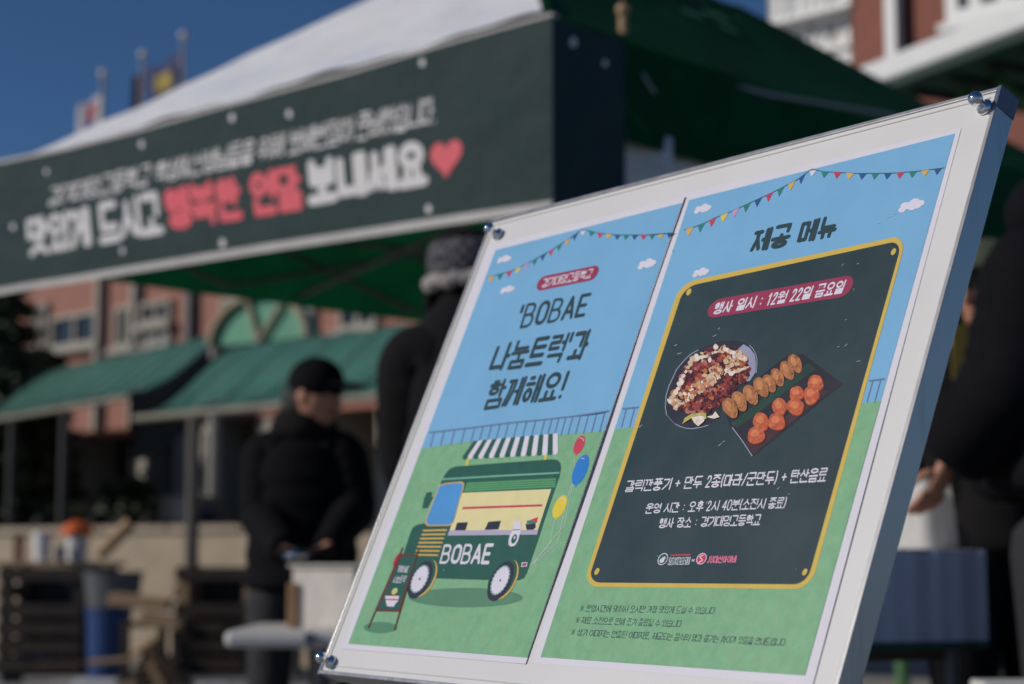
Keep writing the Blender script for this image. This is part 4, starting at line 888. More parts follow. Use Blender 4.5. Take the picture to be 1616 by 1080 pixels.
shape(shR, [Z4((255, 762), (272, 720), (318, 690), (372, 684), (425, 684), (425, 730), (380, 705), (330, 712), (290, 740))], c_let, 20, poR, 'photo_cabbage')
shape(shR, [Z4((318, 715), (380, 703), (418, 712), (408, 745), (368, 778), (338, 752)), Z4((425, 712), (470, 700), (490, 672), (520, 712), (480, 725))], lits[1], 20.5, poR, 'photo_cabbage_rib')
c_tray = ink('photo tray', 38, 36, 48, var=.2, scale=30); c_tray2 = ink('photo tray wine', 70, 40, 48, var=.3, scale=25)
shape(shR, [Z4((540, 640), (1010, 265), (1110, 265), (1400, 480), (1330, 530), (760, 990), (600, 790))], c_tray, 6, poR, 'photo_tray')
shape(shR, [Z4((700, 900), (1000, 700), (1240, 520), (1300, 530), (760, 975))], c_tray2, 6.6, poR, 'photo_tray_glow')
shape(shR, line(Z4((608, 785), (680, 880), (752, 990)), 1.3), c_rim, 7, poR, 'photo_tray_rim')
shape(shR, [Z4((600, 760), (1150, 330), (1200, 370), (690, 760), (640, 790))], ink('photo leaf green', 34, 72, 58, var=.2, scale=40), 7, poR, 'photo_leaf_strip')
c_gy = ink('photo dumpling tan', 176, 112, 66, var=.4, scale=260, wear=(srgb(120, 66, 40), 190, .52)); c_gyl = ink('photo dumpling light', 192, 130, 82, var=.3, scale=260); c_ba = ink('photo fried orange', 190, 90, 54, var=.35, scale=240, wear=(srgb(226, 150, 100), 210, .56)); c_bl = ink('photo fried light', 212, 122, 78, var=.2, scale=200); c_bd = ink('photo fried shade', 142, 48, 30, var=.2, scale=200)
def gy(x, y, s_, lay):
    rt = radians(62); pg = []; 
    for k in range(20):
        a_ = 2 * pi * k / 20; rr = 84 * s_ if cos(a_) > 0 else 74 * s_; wv = 50 * s_ * (1 - .25 * max(0, cos(a_)))
        pg.append((x + rr * cos(a_) * cos(rt) - wv * sin(a_) * sin(rt), y + rr * cos(a_) * sin(rt) + wv * sin(a_) * cos(rt)))
    shape(shR, [Z4(*[(a + 5, b + 4) for a, b in pg])], reds[4], lay, poR, 'photo_dumpling_shade'); o = shape(shR, [Z4(*pg)], c_gy, lay + .4, poR, 'photo_dumpling')
    shape(shR, [Z4(*[(x - 12 * s_ + .42 * (a - x), y - 14 * s_ + .5 * (b - y)) for a, b in pg])], c_gyl, lay + .7, poR, 'photo_dumpling_light')
for k, (x, y, s_) in enumerate(((1055, 330, .92), (1000, 378, .92), (930, 428, .88), (872, 472, .88), (815, 498, .98), (740, 552, .98), (660, 598, .98), (594, 646, 1.0))): gy(x, y, s_, 8 + k * 1.0)
for k, (x, y, rx, ry) in enumerate(((1200, 470, 54, 62), (1066, 545, 50, 54), (1170, 556, 54, 66), (944, 642, 52, 60), (1058, 640, 62, 56), (814, 745, 54, 66), (924, 745, 60, 66), (778, 840, 60, 66))):
    pg = [(x + rx * cos(a_) * (1 + .08 * sin(3 * a_ + k)), y + ry * sin(a_) * (1 + .1 * cos(2 * a_ + k))) for a_ in [2 * pi * j / 22 for j in range(22)]]
    L0 = 8 + k; shape(shR, [Z4(*[(a + 6, b + 7) for a, b in pg])], c_bd, L0, poR, 'photo_fried_ball_shade'); shape(shR, [Z4(*pg)], c_ba, L0 + .4, poR, 'photo_fried_ball')
    shape(shR, [Z4(*[(x - rx * .12 + .5 * (a - x), y - ry * .22 + .42 * (b - y)) for a, b in pg])], c_bl, L0 + .7, poR, 'photo_fried_ball_light')

# food truck drawing
Z3 = lambda *p: [(560 + x / 3, 670 + y / 3) for x, y in p]
sh1 = lambda name, m, lay, *polys, un=False: shape(shL, [Z3(*p) for p in polys], m, lay, poL, name, un)
sh1('printed_truck_shade', c_shad, 3, ell(525, 820, 270, 46, 0, 40)); sh1('printed_sign_shade', c_shad, 3, ell(121, 962, 80, 27, 0, 30))
for (pl) in ([(985, 440), (960, 560), (850, 655)], [(945, 445), (925, 560), (835, 665)], [(1022, 290), (985, 440)], [(1042, 158), (1030, 290), (990, 480), (845, 660)]): shape(shL, line(Z3(*pl), .5), c_pw, 3.2, poL, 'printed_balloon_string')
for (x, y, ux, uy, vx, vy, m_) in ((1062, 97, 26, -8, -10, 44, c_red), (1068, 215, 37, -12, -18, 72, c_blue), (970, 390, 32, -10, -14, 54, c_yel)):
    sh1('printed_balloon', m_, 4, skew(x, y, ux, uy, vx, vy)); sh1('printed_balloon_knot', m_, 4.3, [(x + vx * 1.0 - 3, y + vy), (x + vx * 1.3 - 6, y + vy * 1.15), (x + vx * 1.3 + 6, y + vy * 1.12)])
    shape(shL, line(Z3((x + ux * .1, y - vy * .78), (x + ux * .55 + 4, y - vy * .68), (x + ux * .78, y - vy * .42)), 1.0), c_pw, 5, poL, 'printed_glint')
# awning
n_ = 18
for k in range(n_):
    t0, t1 = k / n_, (k + 1) / n_; P_ = lambda t, top: ((562 + 398 * t, 79 - 37 * t) if top else (510 + 452 * t, 152 - 24 * t))
    a, b, c_, d_ = P_(t0, 1), P_(t1, 1), P_(t1, 0), P_(t0, 0); e = ((c_[0] + d_[0]) / 2 - 2, (c_[1] + d_[1]) / 2 + 14)
    sh1('printed_awning_stripe', c_green if k % 2 == 0 else c_pw, 6, [a, b, c_, (e[0] + 8, e[1]), (e[0] - 8, e[1] + 1), d_])
for x in (536, 906): shape(shL, line(Z3((x, 160 if x < 600 else 134), (x - 7, 196 if x < 600 else 172)), 3.4), c_yel, 4.5, poL, 'printed_awning_post')
body = [(413, 262), (425, 240), (437, 222), (455, 207), (480, 199), (700, 182), (935, 165), (958, 168), (972, 182), (976, 205), (968, 250), (958, 275), (905, 430), (868, 545), (815, 700), (800, 728), (775, 738), (610, 736), (365, 728), (235, 728), (215, 660), (262, 515), (275, 487), (297, 474), (328, 468)]
sh1('printed_truck_body', c_green, 5, body)
shape(shL, line(Z3((415, 260), (700, 243), (968, 229)), 2.6), ink('printed pale green', 112, 176, 150), 6, poL, 'printed_roof_trim')
mir = [(340, 322), (366, 320), (362, 345), (372, 342), (345, 396), (318, 398), (328, 350)]
sh1('printed_mirror', c_green, 5.2, mir)
sh1('printed_shutter', c_mid, 6, [(532, 274), (700, 266), (950, 252), (955, 262), (948, 300), (516, 320)])
c_lg = ink('printed light stripe', 110, 172, 118)
for k in range(4): t = (k + .5) / 4; shape(shL, line(Z3((530 - 14 * t, 276 + 42 * t), (952 - 5 * t, 255 + 42 * t)), 1.1), c_lg, 6.6, poL, 'printed_shutter_line')
sh1('printed_window_opening', c_cream, 6, [(510, 324), (930, 306), (866, 500), (448, 503)])
sh1('printed_shelf', c_red, 7, [(511, 391), (886, 378), (888, 388), (508, 402)])
for q in ([(484, 465), (536, 463), (524, 501), (472, 504)], [(632, 461), (692, 456), (680, 497), (614, 500)]): sh1('printed_crate', c_navy, 7, q)
sh1('printed_bowl', c_navy, 7, [(808, 472), (856, 469), (856, 488), (840, 504), (826, 510), (812, 496)]); sh1('printed_bowl_fill', c_red, 7, [(816, 468), (830, 452), (868, 438), (862, 466)]); sh1('printed_bowl_fill', c_teal, 7.5, [(812, 470), (815, 454), (838, 456), (858, 462), (856, 469)])
sh1('printed_counter', c_lil, 7.6, [(448, 502), (868, 499), (862, 522), (438, 526)])
sh1('printed_apron', c_pw, 9, [(752, 458), (787, 458), (786, 500), (772, 552), (758, 574), (740, 579), (727, 570), (728, 545), (737, 517), (748, 500)]); sh1('printed_apron_emblem', c_green, 10, skew(754, 542, 13, -3, -5, 22)); sh1('printed_apron_emblem', c_pw, 10.5, skew(756, 536, 4, -1, -2, 8, 10)); shape(shL, line(Z3((748, 500), (780, 498)), 1.2), c_green, 10, poL, 'printed_apron_line')
win = [(398, 288), (425, 278), (505, 270), (518, 280), (514, 305), (468, 462), (450, 480), (345, 482), (330, 468), (340, 435)]
wc = (425, 378)
sh1('printed_cab_window_frame', c_orng, 6, win); sh1('printed_cab_window', ink('printed window blue', 76, 146, 206, var=.12, scale=12), 7, [(wc[0] + (x - wc[0]) * .93, wc[1] + (y - wc[1]) * .945) for x, y in win])
for k in range(7):
    t = k / 6; shape(shL, line(Z3((322 - 40 * t, 503 + 114 * t), (436 - 42 * t, 500 + 119 * t)), 2.6), c_orng, 6, poL, 'printed_grille_bar')
text(shL, 'BOBAE', ((692, 890), (700, 859.5), (782, 857.5), (773.5, 891)), .085, c_pw, 6, poL, sp=.09)
sh1('printed_tail_lamp', c_pw, 6, [(790, 654), (817, 652), (814, 672), (787, 675)]); sh1('printed_tail_lamp', c_crim, 7, [(794, 658), (813, 656), (811, 668), (791, 671)])
for (x, y, sc_) in ((309, 736, 1.), (690, 742, 1.06)):
    arch = [(x + sc_ * (62 * cos(a_) + 14 * sin(a_)), y - 8 + sc_ * (-102 * sin(a_) - 8 * cos(a_))) for a_ in [pi * k / 14 for k in range(15)]]
    sh1('printed_wheel_arch', c_orng, 7, [(p_[0] + 3, p_[1]) for p_ in skew(x + 12, y - 8, 62 * sc_, -12 * sc_, -24 * sc_, 90 * sc_)])
    sh1('printed_wheel_well', c_green, 7.4, skew(x + 8, y - 12, 62 * sc_, -12 * sc_, -24 * sc_, 90 * sc_))
    sh1('printed_tyre', c_navy, 8, skew(x, y, 54 * sc_, -14 * sc_, -26 * sc_, 88 * sc_, 36)); sh1('printed_rim', c_teal, 9, skew(x - 2, y - 4, 41 * sc_, -10 * sc_, -18 * sc_, 66 * sc_, 36)); sh1('printed_hub', c_pw, 10, skew(x - 2, y - 4, 36 * sc_, -9 * sc_, -16 * sc_, 60 * sc_, 36)); sh1('printed_axle', c_navy, 11, skew(x - 2, y - 4, 4, -1, -1, 6, 10))
    sh1('printed_rim_teeth', c_pw, 9.5, *[ell(x - 2 + 39.0 * sc_ * cos(a_) - 17.4 * sc_ * sin(a_), y - 4 - 9.8 * sc_ * cos(a_) + 63.5 * sc_ * sin(a_), 2.2, 3.2, 0, 6) for a_ in [2 * pi * k / 22 for k in range(22)]])['kind'] = 'stuff'
# A-frame sign drawing
sh1('printed_balloon', ink('printed balloon red', 186, 46, 58), 8, skew(203, 640, 20, -8, -12, 33))
for a, b in (((226, 583), (62, 964)), ((304, 583), (186, 974))): shape(shL, line(Z3(a, b), 2.0), c_brown, 12, poL, 'printed_sign_leg')
sh1('printed_sign_frame', c_brown, 13, [(214, 616), (298, 614), (212, 886), (98, 884)]); sh1('printed_sign_panel', c_green, 14, [(222, 626), (290, 624), (206, 876), (108, 874)])
text(shL, 'BOBAE', ((627, 903), (630, 892.5), (646.5, 894), (643, 904)), .07, c_pw, 15, poL, sp=.1); text(shL, '나눔트럭', ((619, 920), (624, 909), (643, 908.5), (638, 920)), .055, c_pw, 15, poL, sp=.08)
sh1('printed_bowl', c_pw, 15, [(143, 812), (210, 812), (205, 835), (190, 852), (184, 863), (152, 861), (148, 845)]); shape(shL, line(Z3((146, 828), (206, 830)), 2.2), c_red, 16, poL, 'printed_bowl_band')
sh1('printed_noodles', c_brown, 15, [(155, 811), (170, 792), (200, 794), (205, 811)]); sh1('printed_noodles', ink('printed pale olive', 190, 196, 120), 15.5, skew(188, 790, 14, -2, -4, 16, 14))
# scuffs, dust and small scratches on the laminated sheets
random.seed(5); m_sc = mat('pale scuff', (.50, .54, .55), .5); mb = MB()
def fleck(x, y, l_, w_, a_): c, s = cos(a_), sin(a_); return [(x + c * l_, y + s * l_), (x - s * w_, y + c * w_), (x - c * l_, y - s * l_), (x + s * w_, y - c * w_)]
for k in range(46):
    x, y = random.uniform(960, 1390), random.uniform(400, 900)
    if not inside(x, y, [(940, 905), (1085, 470), (1410, 395), (1262, 905)]) or (1045 < x < 1320 and 535 < y < 725 and random.random() < .8): continue
    mb.add([shR(a, b, 7) for a, b in fleck(x, y, random.uniform(.8, 4.5), random.uniform(.25, .5), radians(-38) + random.gauss(0, .35))], [(0, 1, 2, 3)])
for (x, y, l_, a_) in ((1136, 702, 5, -.75), (1142, 697, 3, -.6), (1072, 558, 5, -.3), (1128, 530, 5, -.5), (1010, 673, 5, -.5), (1066, 545, 4, -.4), (1402, 343, 6, -.5), (1386, 352, 4, -.3), (1412, 338, 3, -.3)): mb.add([shR(a, b, 7) for a, b in fleck(x, y, l_, .45, a_)], [(0, 1, 2, 3)])
mb.build('scuff_marks', m_sc, poR)['kind'] = 'stuff'
mb = MB()
for (x, y) in ((856, 424), (853, 471), (1041, 343), (800, 398), (1060, 395), (905, 500), (1330, 300), (700, 900)): mb.add([shL(a, b, 5) for a, b in ell(x, y, 1.1, 1.1, 0, 7)], [tuple(range(7))]) if x < 1075 else None
mb.build('dust_specks', m_sc, poL)['kind'] = 'stuff'

# ------------------------------------------------------------------ folding table with the steel pan
tb = empty('folding_table', (W(640, 1000, 5.75).x, 5.75, 0), 'white folding table in front of the man in the cap', 'table')
tz_ = W(400, 995, 5.45).z; x0 = W(356, 995, 5.45).x; x1 = x0 + 1.83
MB().box(((x0 + x1) / 2, 5.75, tz_ - .026), ((x1 - x0) / 2, .33, .026)).build('table_top', m_fold, tb, bevel=.018)
for sx in (x0 + .27, x1 - .27):
    for y in (5.5, 6.0): MB().tube((sx, y, 0), (sx + .02, y, tz_ - .05), .014, 8).build('leg', m_grey, tb)
    MB().tube((sx, 5.5, .25), (sx, 6.0, .25), .011, 8).build('cross_bar', m_grey, tb)
MB().tube((x0 + .27, 5.5, .3), (x0 + .62, 5.6, tz_ - .06), .01, 8).build('brace', m_grey, tb)
xq = W(489, 1010, 5.42).x; MB().box((xq, 5.412, tz_ - .024), (.014, .006, .018)).build('edge_clip', mat('blue grey clip', (.08, .10, .16), .5), tb)
a = W(478, 990, 5.6); b = W(590, 893, 5.6)
pn = empty('steel_pan', ((a.x + b.x) / 2, 5.72, tz_), 'deep dull steel food pan standing on the white table', 'pan')
hh = b.z - tz_ - .0; cx_, hx = (a.x + b.x) / 2, (b.x - a.x) / 2
for nm, c_, h_ in (('wall', (cx_, 5.60, hh / 2), (hx, .004, hh / 2)), ('wall', (cx_, 5.86, hh / 2), (hx, .004, hh / 2)), ('wall', (cx_ - hx + .004, 5.73, hh / 2), (.004, .125, hh / 2)), ('wall', (cx_ + hx - .004, 5.73, hh / 2), (.004, .125, hh / 2)), ('bottom', (cx_, 5.73, .004), (hx - .009, .124, .003))):
    MB().box((c_[0], c_[1], tz_ + .0015 + c_[2]), h_).build(nm, m_stain, pn)
for (c_, h_) in (((cx_, 5.59, hh), (hx + .012, .007, .004)), ((cx_, 5.87, hh), (hx + .012, .007, .004))): MB().box((c_[0], c_[1], tz_ + c_[2]), h_).build('rim', m_stain, pn, bevel=.002)
pn.rotation_euler = (0, 0, radians(-24))
a = W(457, 990, 5.7); b = W(474, 921, 5.7); tag(MB().box(((a.x + b.x) / 2, 5.75, tz_ + .002 + (b.z - tz_) / 2), ((b.x - a.x) / 2, .12, (b.z - tz_) / 2)).build('cutting_board', m_card, None, bevel=.004), 'brown wooden board standing upright against the steel pan', 'board')
q = W(463, 884, 5.62); jr = MB(); jr.lathe((q.x, 5.62, q.z - .05), [(.028, 0), (.03, .01), (.03, .05), (.02, .065), (.02, .08)], n=16)

# ------------------------------------------------------------------ people
def J(Z): return lambda x, y, dz=0.: W(x, y, Z + dz)
def head(mb, c, r, face, up=UP):
    """head with brow, nose, lips, chin, ears; `face` = the way it looks"""
    f = V(face).normalized(); s = f.cross(up).normalized()
    mb.ball(c, (r * .80, r * .98, r * 1.22), 22, 16, (s, f, up)); mb.ball(c + f * r * .30 - up * r * .72, (r * .52, r * .60, r * .42), 14, 10, (s, f, up))
    mb.ball(c + f * r * 1.02 - up * r * .18, (r * .13, r * .20, r * .26), 10, 8, (s, f, up)); mb.ball(c + f * r * .90 - up * r * .58, (r * .26, r * .10, r * .08), 10, 6, (s, f, up))
    for k in (-1, 1): mb.ball(c + s * r * .80 * k - up * r * .1, (r * .09, r * .20, r * .30), 10, 8, (s, f, up)); mb.ball(c + s * r * .32 * k + f * r * .86 + up * r * .12, (r * .22, r * .1, r * .06), 8, 6, (s, f, up))
def hand(mb, wrist, dirn, palm_n, sc_=1., curl=.5):
    """palm, four fingers of unequal length with bent joints and a thumb"""
    d = V(dirn).normalized(); n = V(palm_n); n = (n - d * n.dot(d)).normalized(); s = d.cross(n)
    k0 = wrist + d * .085 * sc_
    mb.add(*skin_geo([wrist - d * .03, wrist, wrist + d * .045 * sc_, k0], [(0, 1), (1, 2), (2, 3)], [(.026, .022), (.028 * sc_, .02), (.042 * sc_, .017), (.040 * sc_, .015)], 2))
    for i, (l_, off) in enumerate(((.072, -.030), (.080, -.010), (.075, .011), (.058, .030))):
        p = wrist + d * .075 * sc_ + s * off * sc_; pts = [p]; a_ = 0; dd_ = d
        for q_ in (.45, .32, .23): a_ += curl * .7; dd_ = (d * cos(a_) + n * sin(a_) + s * off * 1.2).normalized(); p = p + dd_ * l_ * q_ * sc_ * 1.05; pts.append(p)
        mb.add(*skin_geo(pts, [(0, 1), (1, 2), (2, 3)], [.0095 * sc_, .009 * sc_, .0082 * sc_, .007 * sc_], 1))
    p = wrist + d * .03 * sc_ - s * .030 * sc_; q1 = p + (d * .6 - s * .6 + n * .4).normalized() * .035 * sc_; q2 = q1 + (d + n * .5 - s * .1).normalized() * .028 * sc_
    mb.add(*skin_geo([p, q1, q2], [(0, 1), (1, 2)], [.012 * sc_, .0105 * sc_, .0085 * sc_], 1))
def body(mb, neck, chest, pelvis, sh, el, wr, hip, knee, ankle):
    """one continuous figure"""
    js = [pelvis, pelvis.lerp(chest, .5), chest, neck, neck + UP * .09]; es = [(0, 1), (1, 2), (2, 3), (3, 4)]; rs = [.11, .10, .11, .05, .05]
    for k in (0, 1):
        b = len(js); js += [sh[k], el[k], wr[k]]; es += [(2, b), (b, b + 1), (b + 1, b + 2)]; rs += [.055, .04, .03]
        b = len(js); js += [hip[k], knee[k], ankle[k]]; es += [(0, b), (b, b + 1), (b + 1, b + 2)]; rs += [.07, .045, .034]
    mb.add(*skin_geo(js, es, rs, 2))
def shoe(p, d, m, par):
    d = V(d).normalized(); s = d.cross(UP); MB().ball(p + d * .07 + UP * .0, (.045, .14, .05), 14, 8, (s, d, UP)).build('shoe', m, par, smooth=True)

# the man in the cap
j = J(6.3)
mn = empty('person', W(478, 900, 6.3).xy.to_3d(), 'person in a black cap and dark puffer coat looking down behind the white table', 'person')
neck = j(492, 672); chest = j(478, 735); pel = j(476, 925); gx = pel.x
hipL, hipR = V((gx - .10, 6.3, .88)), V((gx + .10, 6.3, .88)); kn = [V((gx - .11, 6.27, .48)), V((gx + .11, 6.27, .48))]; an = [V((gx - .11, 6.33, .08)), V((gx + .12, 6.33, .08))]
sh_ = [j(418, 712, 0), j(540, 712, 0)]; el_ = [j(412, 815, -.05), j(560, 805, -.05)]; wr_ = [j(452, 872, -.38), j(515, 868, -.40)]
mb = MB(); body(mb, neck, chest, pel, sh_, el_, wr_, (hipL, hipR), kn, an)
hc = j(497, 622, -.03); head(mb, hc, .098, (.86, -.46, -.22), V((.12, -.10, 1)).normalized())
hand(mb, wr_[0], (.75, -.5, -.1), (0, -.2, -1)); hand(mb, wr_[1], (-.5, -.75, -.1), (0, -.2, -1))
mb.build('body', m_skin, mn, smooth=True)
for k, dr in ((0, (.75, -.5, -.1)), (1, (-.5, -.75, -.1))): gm = MB(); hand(gm, wr_[k] - V(dr) * .01, dr, (0, -.2, -1), 1.16); gm.build('glove', m_charc, mn, smooth=True)
mb = MB(); chain(mb, [pel - UP * .03, pel + UP * .16, pel.lerp(chest, .62), chest + UP * .0, j(484, 690)], [(.22, .17), (.215, .16), (.22, .165), (.205, .15), (.11, .11)], 2, .05, .07)
for k in (0, 1): chain(mb, [chest.lerp(sh_[k], .5), sh_[k], el_[k], wr_[k] + (el_[k] - wr_[k]) * .04], [.11, .098, .085, .055], 2, .06, .05)
mb.build('puffer_coat', m_black, mn, smooth=True)
mb = MB(); mb.lathe(j(478, 700, .03), [(.11, 0), (.125, .04), (.115, .09), (.09, .115)], V((.12, .05, 1)), 18, (1.1, 1)); mb.build('hood', m_charc, mn, smooth=True)
for k in (0, 1): chain(MB(), [(hipL, hipR)[k] + UP * .05, kn[k], an[k]], [.105, .075, .062], 2).build('trouser_leg', m_trous, mn, smooth=True)
for p in an: shoe(V((p.x, p.y, .05)), (.3, -1, 0), m_black, mn)
cp = MB(); fd = V((.88, -.46, -.10)).normalized(); cs = fd.cross(UP).normalized(); cu = cs.cross(fd)
cp.ball(hc + cu * .042, (.092, .108, .092), 22, 12, (cs, fd, cu)); cpo = cp.build('cap', m_black, mn, smooth=True)
br_ = MB(); br_.ball(hc + cu * .040 + fd * .135, (.075, .085, .011), 18, 6, (cs, fd, cu)); br_.build('brim', m_black, cpo, smooth=True)
bk = MB(); bk.ball(hc + cu * .0 - fd * .02, (.088, .104, .098), 20, 12, (cs, fd, cu)); 
hb = MB(); hb.ball(hc - fd * .055 - cu * .03, (.082, .07, .09), 16, 10, (cs, fd, cu)); hb.build('hair', m_hair, mn, smooth=True)
# the ladle and steel lid he handles
ld = MB(); q = W(470, 880, 5.8); ld.lathe(q, [(.045, 0), (.042, .012), (.012, .02), (.01, .035)], UP, 18); tag(ld.build('pot_lid', m_chrome, None, smooth=True), 'small shiny steel lid in the hands of the man in the cap', 'lid')

# the tall person from behind
j = J(4.62); tx = W(738, 600, 4.62).x
tp = empty('person', (tx, 4.62, 0), 'tall person in a long black coat and plaid fleece trimmed hat, seen from behind', 'person')
neck = j(742, 486); chest = j(742, 585); pel = j(745, 800); hp_ = (V((tx - .1, 4.62, .95)), V((tx + .1, 4.62, .95))); kn = [V((tx - .1, 4.6, .5)), V((tx + .1, 4.6, .5))]; an = [V((tx - .1, 4.65, .08)), V((tx + .1, 4.65, .08))]
sh_ = [j(650, 560), j(834, 560)]; el_ = [j(640, 720, .02), j(850, 720, .02)]; wr_ = [j(672, 850, .12), j(810, 850, .12)]
mb = MB(); body(mb, neck, chest, pel, sh_, el_, wr_, hp_, kn, an); head(mb, j(742, 440), .094, (.1, 1, -.05)); hand(mb, wr_[0], (.2, .3, -1), (1, 0, 0)); hand(mb, wr_[1], (-.2, .3, -1), (-1, 0, 0)); mb.build('body', m_skin, tp, smooth=True)
mb = MB(); chain(mb, [pel - UP * .18, pel, pel.lerp(chest, .6), chest, j(740, 525), j(742, 478), j(742, 448)], [(.22, .16), (.20, .15), (.205, .15), (.20, .145), (.16, .12), (.095, .10), (.088, .095)], 2, .03, .09)
for k in (0, 1): chain(mb, [chest.lerp(sh_[k], .4), sh_[k], el_[k], wr_[k]], [.125, .105, .08, .055], 2, .03, .06)
mb.build('long_coat', m_charc, tp, smooth=True)
for k in (0, 1): chain(MB(), [hp_[k], kn[k], an[k]], [.1, .075, .06], 2).build('trouser_leg', m_black, tp, smooth=True)
for p in an: shoe(V((p.x, p.y, .05)), (0, 1, 0), m_black, tp)
hc = j(742, 432)
MB().ball(hc + UP * .050, (.108, .118, .070), 22, 14).build('hat_crown', m_black, tp, smooth=True)
m_pl = bpy.data.materials.new('black and grey plaid'); m_pl.use_nodes = True; t_ = m_pl.node_tree; p_ = t_.nodes['Principled BSDF']; p_.inputs['Roughness'].default_value = .9
ck = t_.nodes.new('ShaderNodeTexChecker'); ck.inputs['Scale'].default_value = 55; ck.inputs[1].default_value = (.02, .02, .03, 1); ck.inputs[2].default_value = (.12, .115, .12, 1); tc_ = t_.nodes.new('ShaderNodeTexCoord'); t_.links.new(tc_.outputs['Object'], ck.inputs[0]); t_.links.new(ck.outputs[0], p_.inputs[0])
MB().lathe(hc - UP * .020, [(.106, 0), (.114, .02), (.117, .05), (.112, .085), (.10, .10)], UP, 28, (1, 1.06)).build('plaid_band', m_pl, tp, smooth=True)
fl = MB(); random.seed(9)
for k in range(30):
    a_ = 2 * pi * k / 30; fl.ball(hc + V((.106 * cos(a_), .112 * sin(a_), -.030 + random.uniform(-.006, .006))), random.uniform(.019, .026), 8, 6)
fl.build('fleece_trim', m_fleece, tp, smooth=True)
for sx in (-1, 1): MB().ball(hc + V((.105 * sx, .02, -.065)), (.018, .045, .05), 12, 8).build('ear_flap', m_black, tp, smooth=True)

# the person at the right edge, reaching down to the bag
j = J(3.72); rx_ = W(1720, 700, 3.72).x
rp_ = empty('person', (rx_, 3.75, 0), 'person in black puffer coat at the right edge, hand on the white bag', 'person')
neck = j(1712, 350, .05); chest = j(1702, 450, .05); pel = j(1706, 800, .05); hp_ = (V((rx_ - .05, 3.67, .88)), V((rx_ + .05, 3.87, .88))); kn = [V((rx_ - .07, 3.65, .48)), V((rx_ + .05, 3.89, .48))]; an = [V((rx_ - .05, 3.67, .08)), V((rx_ + .07, 3.89, .08))]
sh_ = [j(1640, 418, -.02), j(1690, 420, .25)]; el_ = [j(1600, 600, -.02), j(1600, 650, .22)]; wr_ = [j(1497, 728, .02), j(1585, 780, .28)]
mb = MB(); body(mb, neck, chest, pel, sh_, el_, wr_, hp_, kn, an); head(mb, j(1740, 262), .098, (-1, .1, -.2)); hand(mb, wr_[0], (-.34, .30, -.86), (-.5, .6, -.3), .95, .35); hand(mb, wr_[1], (.1, 1, .5), (0, .3, 1), .9, .8); mb.build('body', m_skin, rp_, smooth=True)
mb = MB(); chain(mb, [pel + UP * .01, pel + UP * .12, pel.lerp(chest, .6), chest, j(1712, 370)], [(.21, .22), (.205, .22), (.21, .22), (.18, .2), (.10, .11)], 2, .05, .07)
for k in (0, 1): chain(mb, [chest.lerp(sh_[k], .5), sh_[k], el_[k], wr_[k] + (wr_[k] - el_[k]) * .08], [.12, .125, .118, .078], 2, .055, .06)
mb.build('puffer_coat', m_black, rp_, smooth=True)
MB().ball(j(1660, 335, .06), (.10, .12, .09), 16, 12).build('hood', m_black, rp_, smooth=True)
MB().ball(j(1752, 240), (.10, .11, .115), 18, 12).build('hair', m_hair, rp_, smooth=True)
m_tr2 = mat('washed charcoal trousers', (.018, .019, .022), .85, .25, 9, .4, 40)
for k in (0, 1): chain(MB(), [pel.lerp(hp_[k], .1), hp_[k], kn[k], an[k]], [.17, .14, .10, .085], 2).build('trouser_leg', m_tr2, rp_, smooth=True)
for p in an: shoe(V((p.x, p.y, .05)), (-1, 0, 0), m_black, rp_)

# the person in the olive cap between board and sleeve
j = J(4.75); ox = W(1566, 700, 4.75).x
op = empty('person', (ox, 4.75, 0), 'person in an olive cap, mostly hidden between the board and the black sleeve', 'person')
neck = j(1568, 520); chest = j(1572, 620); pel = j(1572, 850); hp_ = (V((ox - .1, 4.75, .9)), V((ox + .1, 4.75, .9))); kn = [V((ox - .1, 4.72, .48)), V((ox + .1, 4.72, .48))]; an = [V((ox - .1, 4.78, .08)), V((ox + .1, 4.78, .08))]
sh_ = [j(1500, 600), j(1650, 600)]; el_ = [j(1498, 740), j(1655, 740)]; wr_ = [j(1548, 815, -.05), j(1600, 815, -.05)]
mb = MB(); body(mb, neck, chest, pel, sh_, el_, wr_, hp_, kn, an); hc = j(1560, 455); head(mb, hc, .095, (-.75, -.6, -.15)); hand(mb, wr_[0], (1, .4, -.2), (0, 1, 0), .8, .8); hand(mb, wr_[1], (-1, .4, -.2), (0, 1, 0), .8, .8); mb.build('body', m_skin, op, smooth=True)
mb = MB(); chain(mb, [pel - UP * .06, pel.lerp(chest, .6), chest, j(1568, 540)], [(.19, .14), (.185, .14), (.18, .13), (.08, .08)], 2, .02, .08)
for k in (0, 1): chain(mb, [chest.lerp(sh_[k], .5), sh_[k], el_[k], wr_[k]], [.1, .09, .075, .05], 2, .02, .06)
mb.build('jacket', m_charc, op, smooth=True)
for k in (0, 1): chain(MB(), [pel.lerp(hp_[k], .1) + UP * .04, hp_[k], kn[k], an[k]], [.155, .12, .075, .06], 2).build('trouser_leg', m_black, op, smooth=True)
for p in an: shoe(V((p.x, p.y, .05)), (0, -1, 0), m_black, op)
fd = V((-.75, -.6, -.1)).normalized(); cs = fd.cross(UP).normalized(); cu = cs.cross(fd); m_ol = mat('olive cap cloth', (.07, .085, .05), .85, .2, 30)
co = MB().ball(hc + cu * .045, (.096, .108, .092), 20, 12, (cs, fd, cu)).build('cap', m_ol, op, smooth=True); MB().ball(hc + cu * .05 + fd * .12, (.07, .07, .010), 16, 6, (cs, fd, cu)).build('brim', m_ol, co, smooth=True)
a = j(1518, 512, -.20); b = j(1512, 600, -.20); MB().box((a + b) / 2, (.020, .006, abs(a.z - b.z) / 2)).build('yellow_strap', mat('mustard strap', (.15, .11, .012), .7), op)

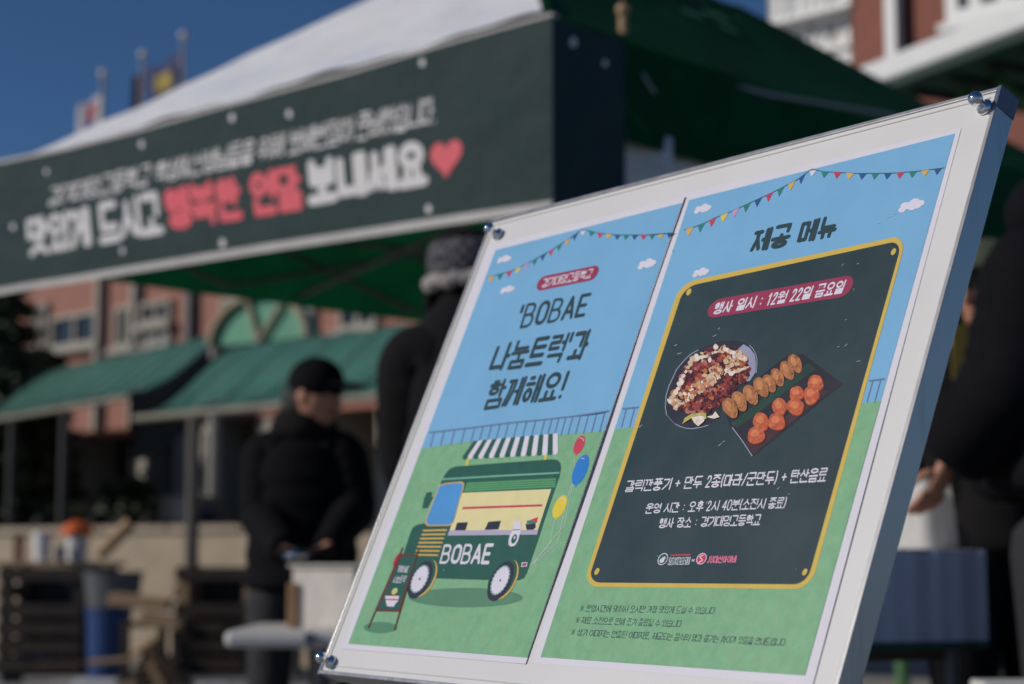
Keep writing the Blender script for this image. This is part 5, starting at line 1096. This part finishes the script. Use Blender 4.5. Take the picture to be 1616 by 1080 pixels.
# ------------------------------------------------------------------ counter with the hanging white cloth, the bag
cz = W(1450, 866, 3.75).z; c0 = W(1330, 866, 3.75).x; c1 = W(1566, 866, 3.75).x
ct = empty('serving_counter', ((c0 + c1) / 2, 3.95, 0), 'serving counter under the tent at right, its front hung with a white cloth', 'table')
hx_ = V((.946, .323, 0)); hy_ = V((-.323, .946, 0)); MB().box(V(((c0 + c1) / 2, 3.76, cz - .018)) + hy_ * .285, ((c1 - c0) / 2 * 1.05, .27, .017), (hx_, hy_, UP)).build('table_top', m_fold, ct, bevel=.006)
cm_ = V(((c0 + c1) / 2, 3.76, 0)); hw_ = (c1 - c0) / 2
for x in (-hw_ + .04, hw_ - .03):
    for y in (.08, .50): p = cm_ + hx_ * x + hy_ * y; MB().tube(p, p + UP * (cz - .035), .014, 8).build('leg', m_grey, ct)
MB().box(cm_ + hy_ * .285 + UP * .80, (hw_ - .06, .22, .02), (hx_, hy_, UP)).build('lower_shelf', m_wood2, ct)
MB().box(cm_ + hy_ * .285 + UP * .40, (hw_ - .07, .18, .30), (hx_, hy_, UP)).build('storage_box', m_dark, ct, bevel=.01)
yb_ = W(1470, 1012, 3.75).z
def hang(s, t): return V((c0 - .02 + (c1 - c0 + .02) * s, 3.752 + .34 * (c1 - c0) * (s - .5) - .006 * abs(sin(s * pi * 3.1 + .25)) ** 1.0 * (1 - .25 * t) - .0015 * sin(s * 40), cz - .002 + (yb_ - cz) * t))
hc_ = MB().grid(hang, 90, 6).build('hanging_cloth', m_carton, None, smooth=True); tag(hc_, 'white cloth with soft folds and a dark green hem, hung over the counter front', 'cloth')
MB().grid(lambda s, t: hang(s, 1 + .09 * t) + V((0, -.003, 0)), 90, 1).build('green_hem', mat('bottle green hem', (.01, .05, .035), .7), hc_, smooth=True)
# bag under the hand
bc = W(1460, 868, 3.90); bz = cz + .001; bt = W(1466, 760, 3.90)
def bagf(s, t):
    a_ = 2 * pi * s; r_ = (.062 + .010 * sin(3 * a_) + .004 * sin(7 * a_ + 4 * t)) * (1 - .30 * t ** 1.6); x = bc.x + (bt.x - bc.x) * t; return V((x + r_ * 1.05 * cos(a_), 3.90 + r_ * .75 * sin(a_), bz + (bt.z - bz) * t - .006 * sin(4 * a_) * t))
bg_ = empty('white_bag', (bc.x, 3.90, bz), 'white plastic bag standing on the counter under the hand at right', 'bag')
MB().grid(bagf, 40, 14).build('bag_body', m_bag, bg_, smooth=True)
MB().ball((bc.x, 3.90, bz + .004), (.060, .044, .004), 20, 6).build('bag_bottom', m_bag, bg_, smooth=True)
q = W(1560, 1066, 3.4); pc_ = MB(); random.seed(2)
q = W(1590, 1074, 3.4); tag(MB().box((q.x, 3.4, q.z - .03), (.06, .05, .03)).build('foam_box', m_fold, None, bevel=.006), 'small pale box at the bottom right corner', 'box')
sb = MB().box((q.x, 3.42, (q.z - .062) / 2), (.10, .09, (q.z - .062) / 2)).build('crate_block', m_dark, None, bevel=.01); tag(sb, 'black crate under the small pale box at the bottom right corner', 'crate')
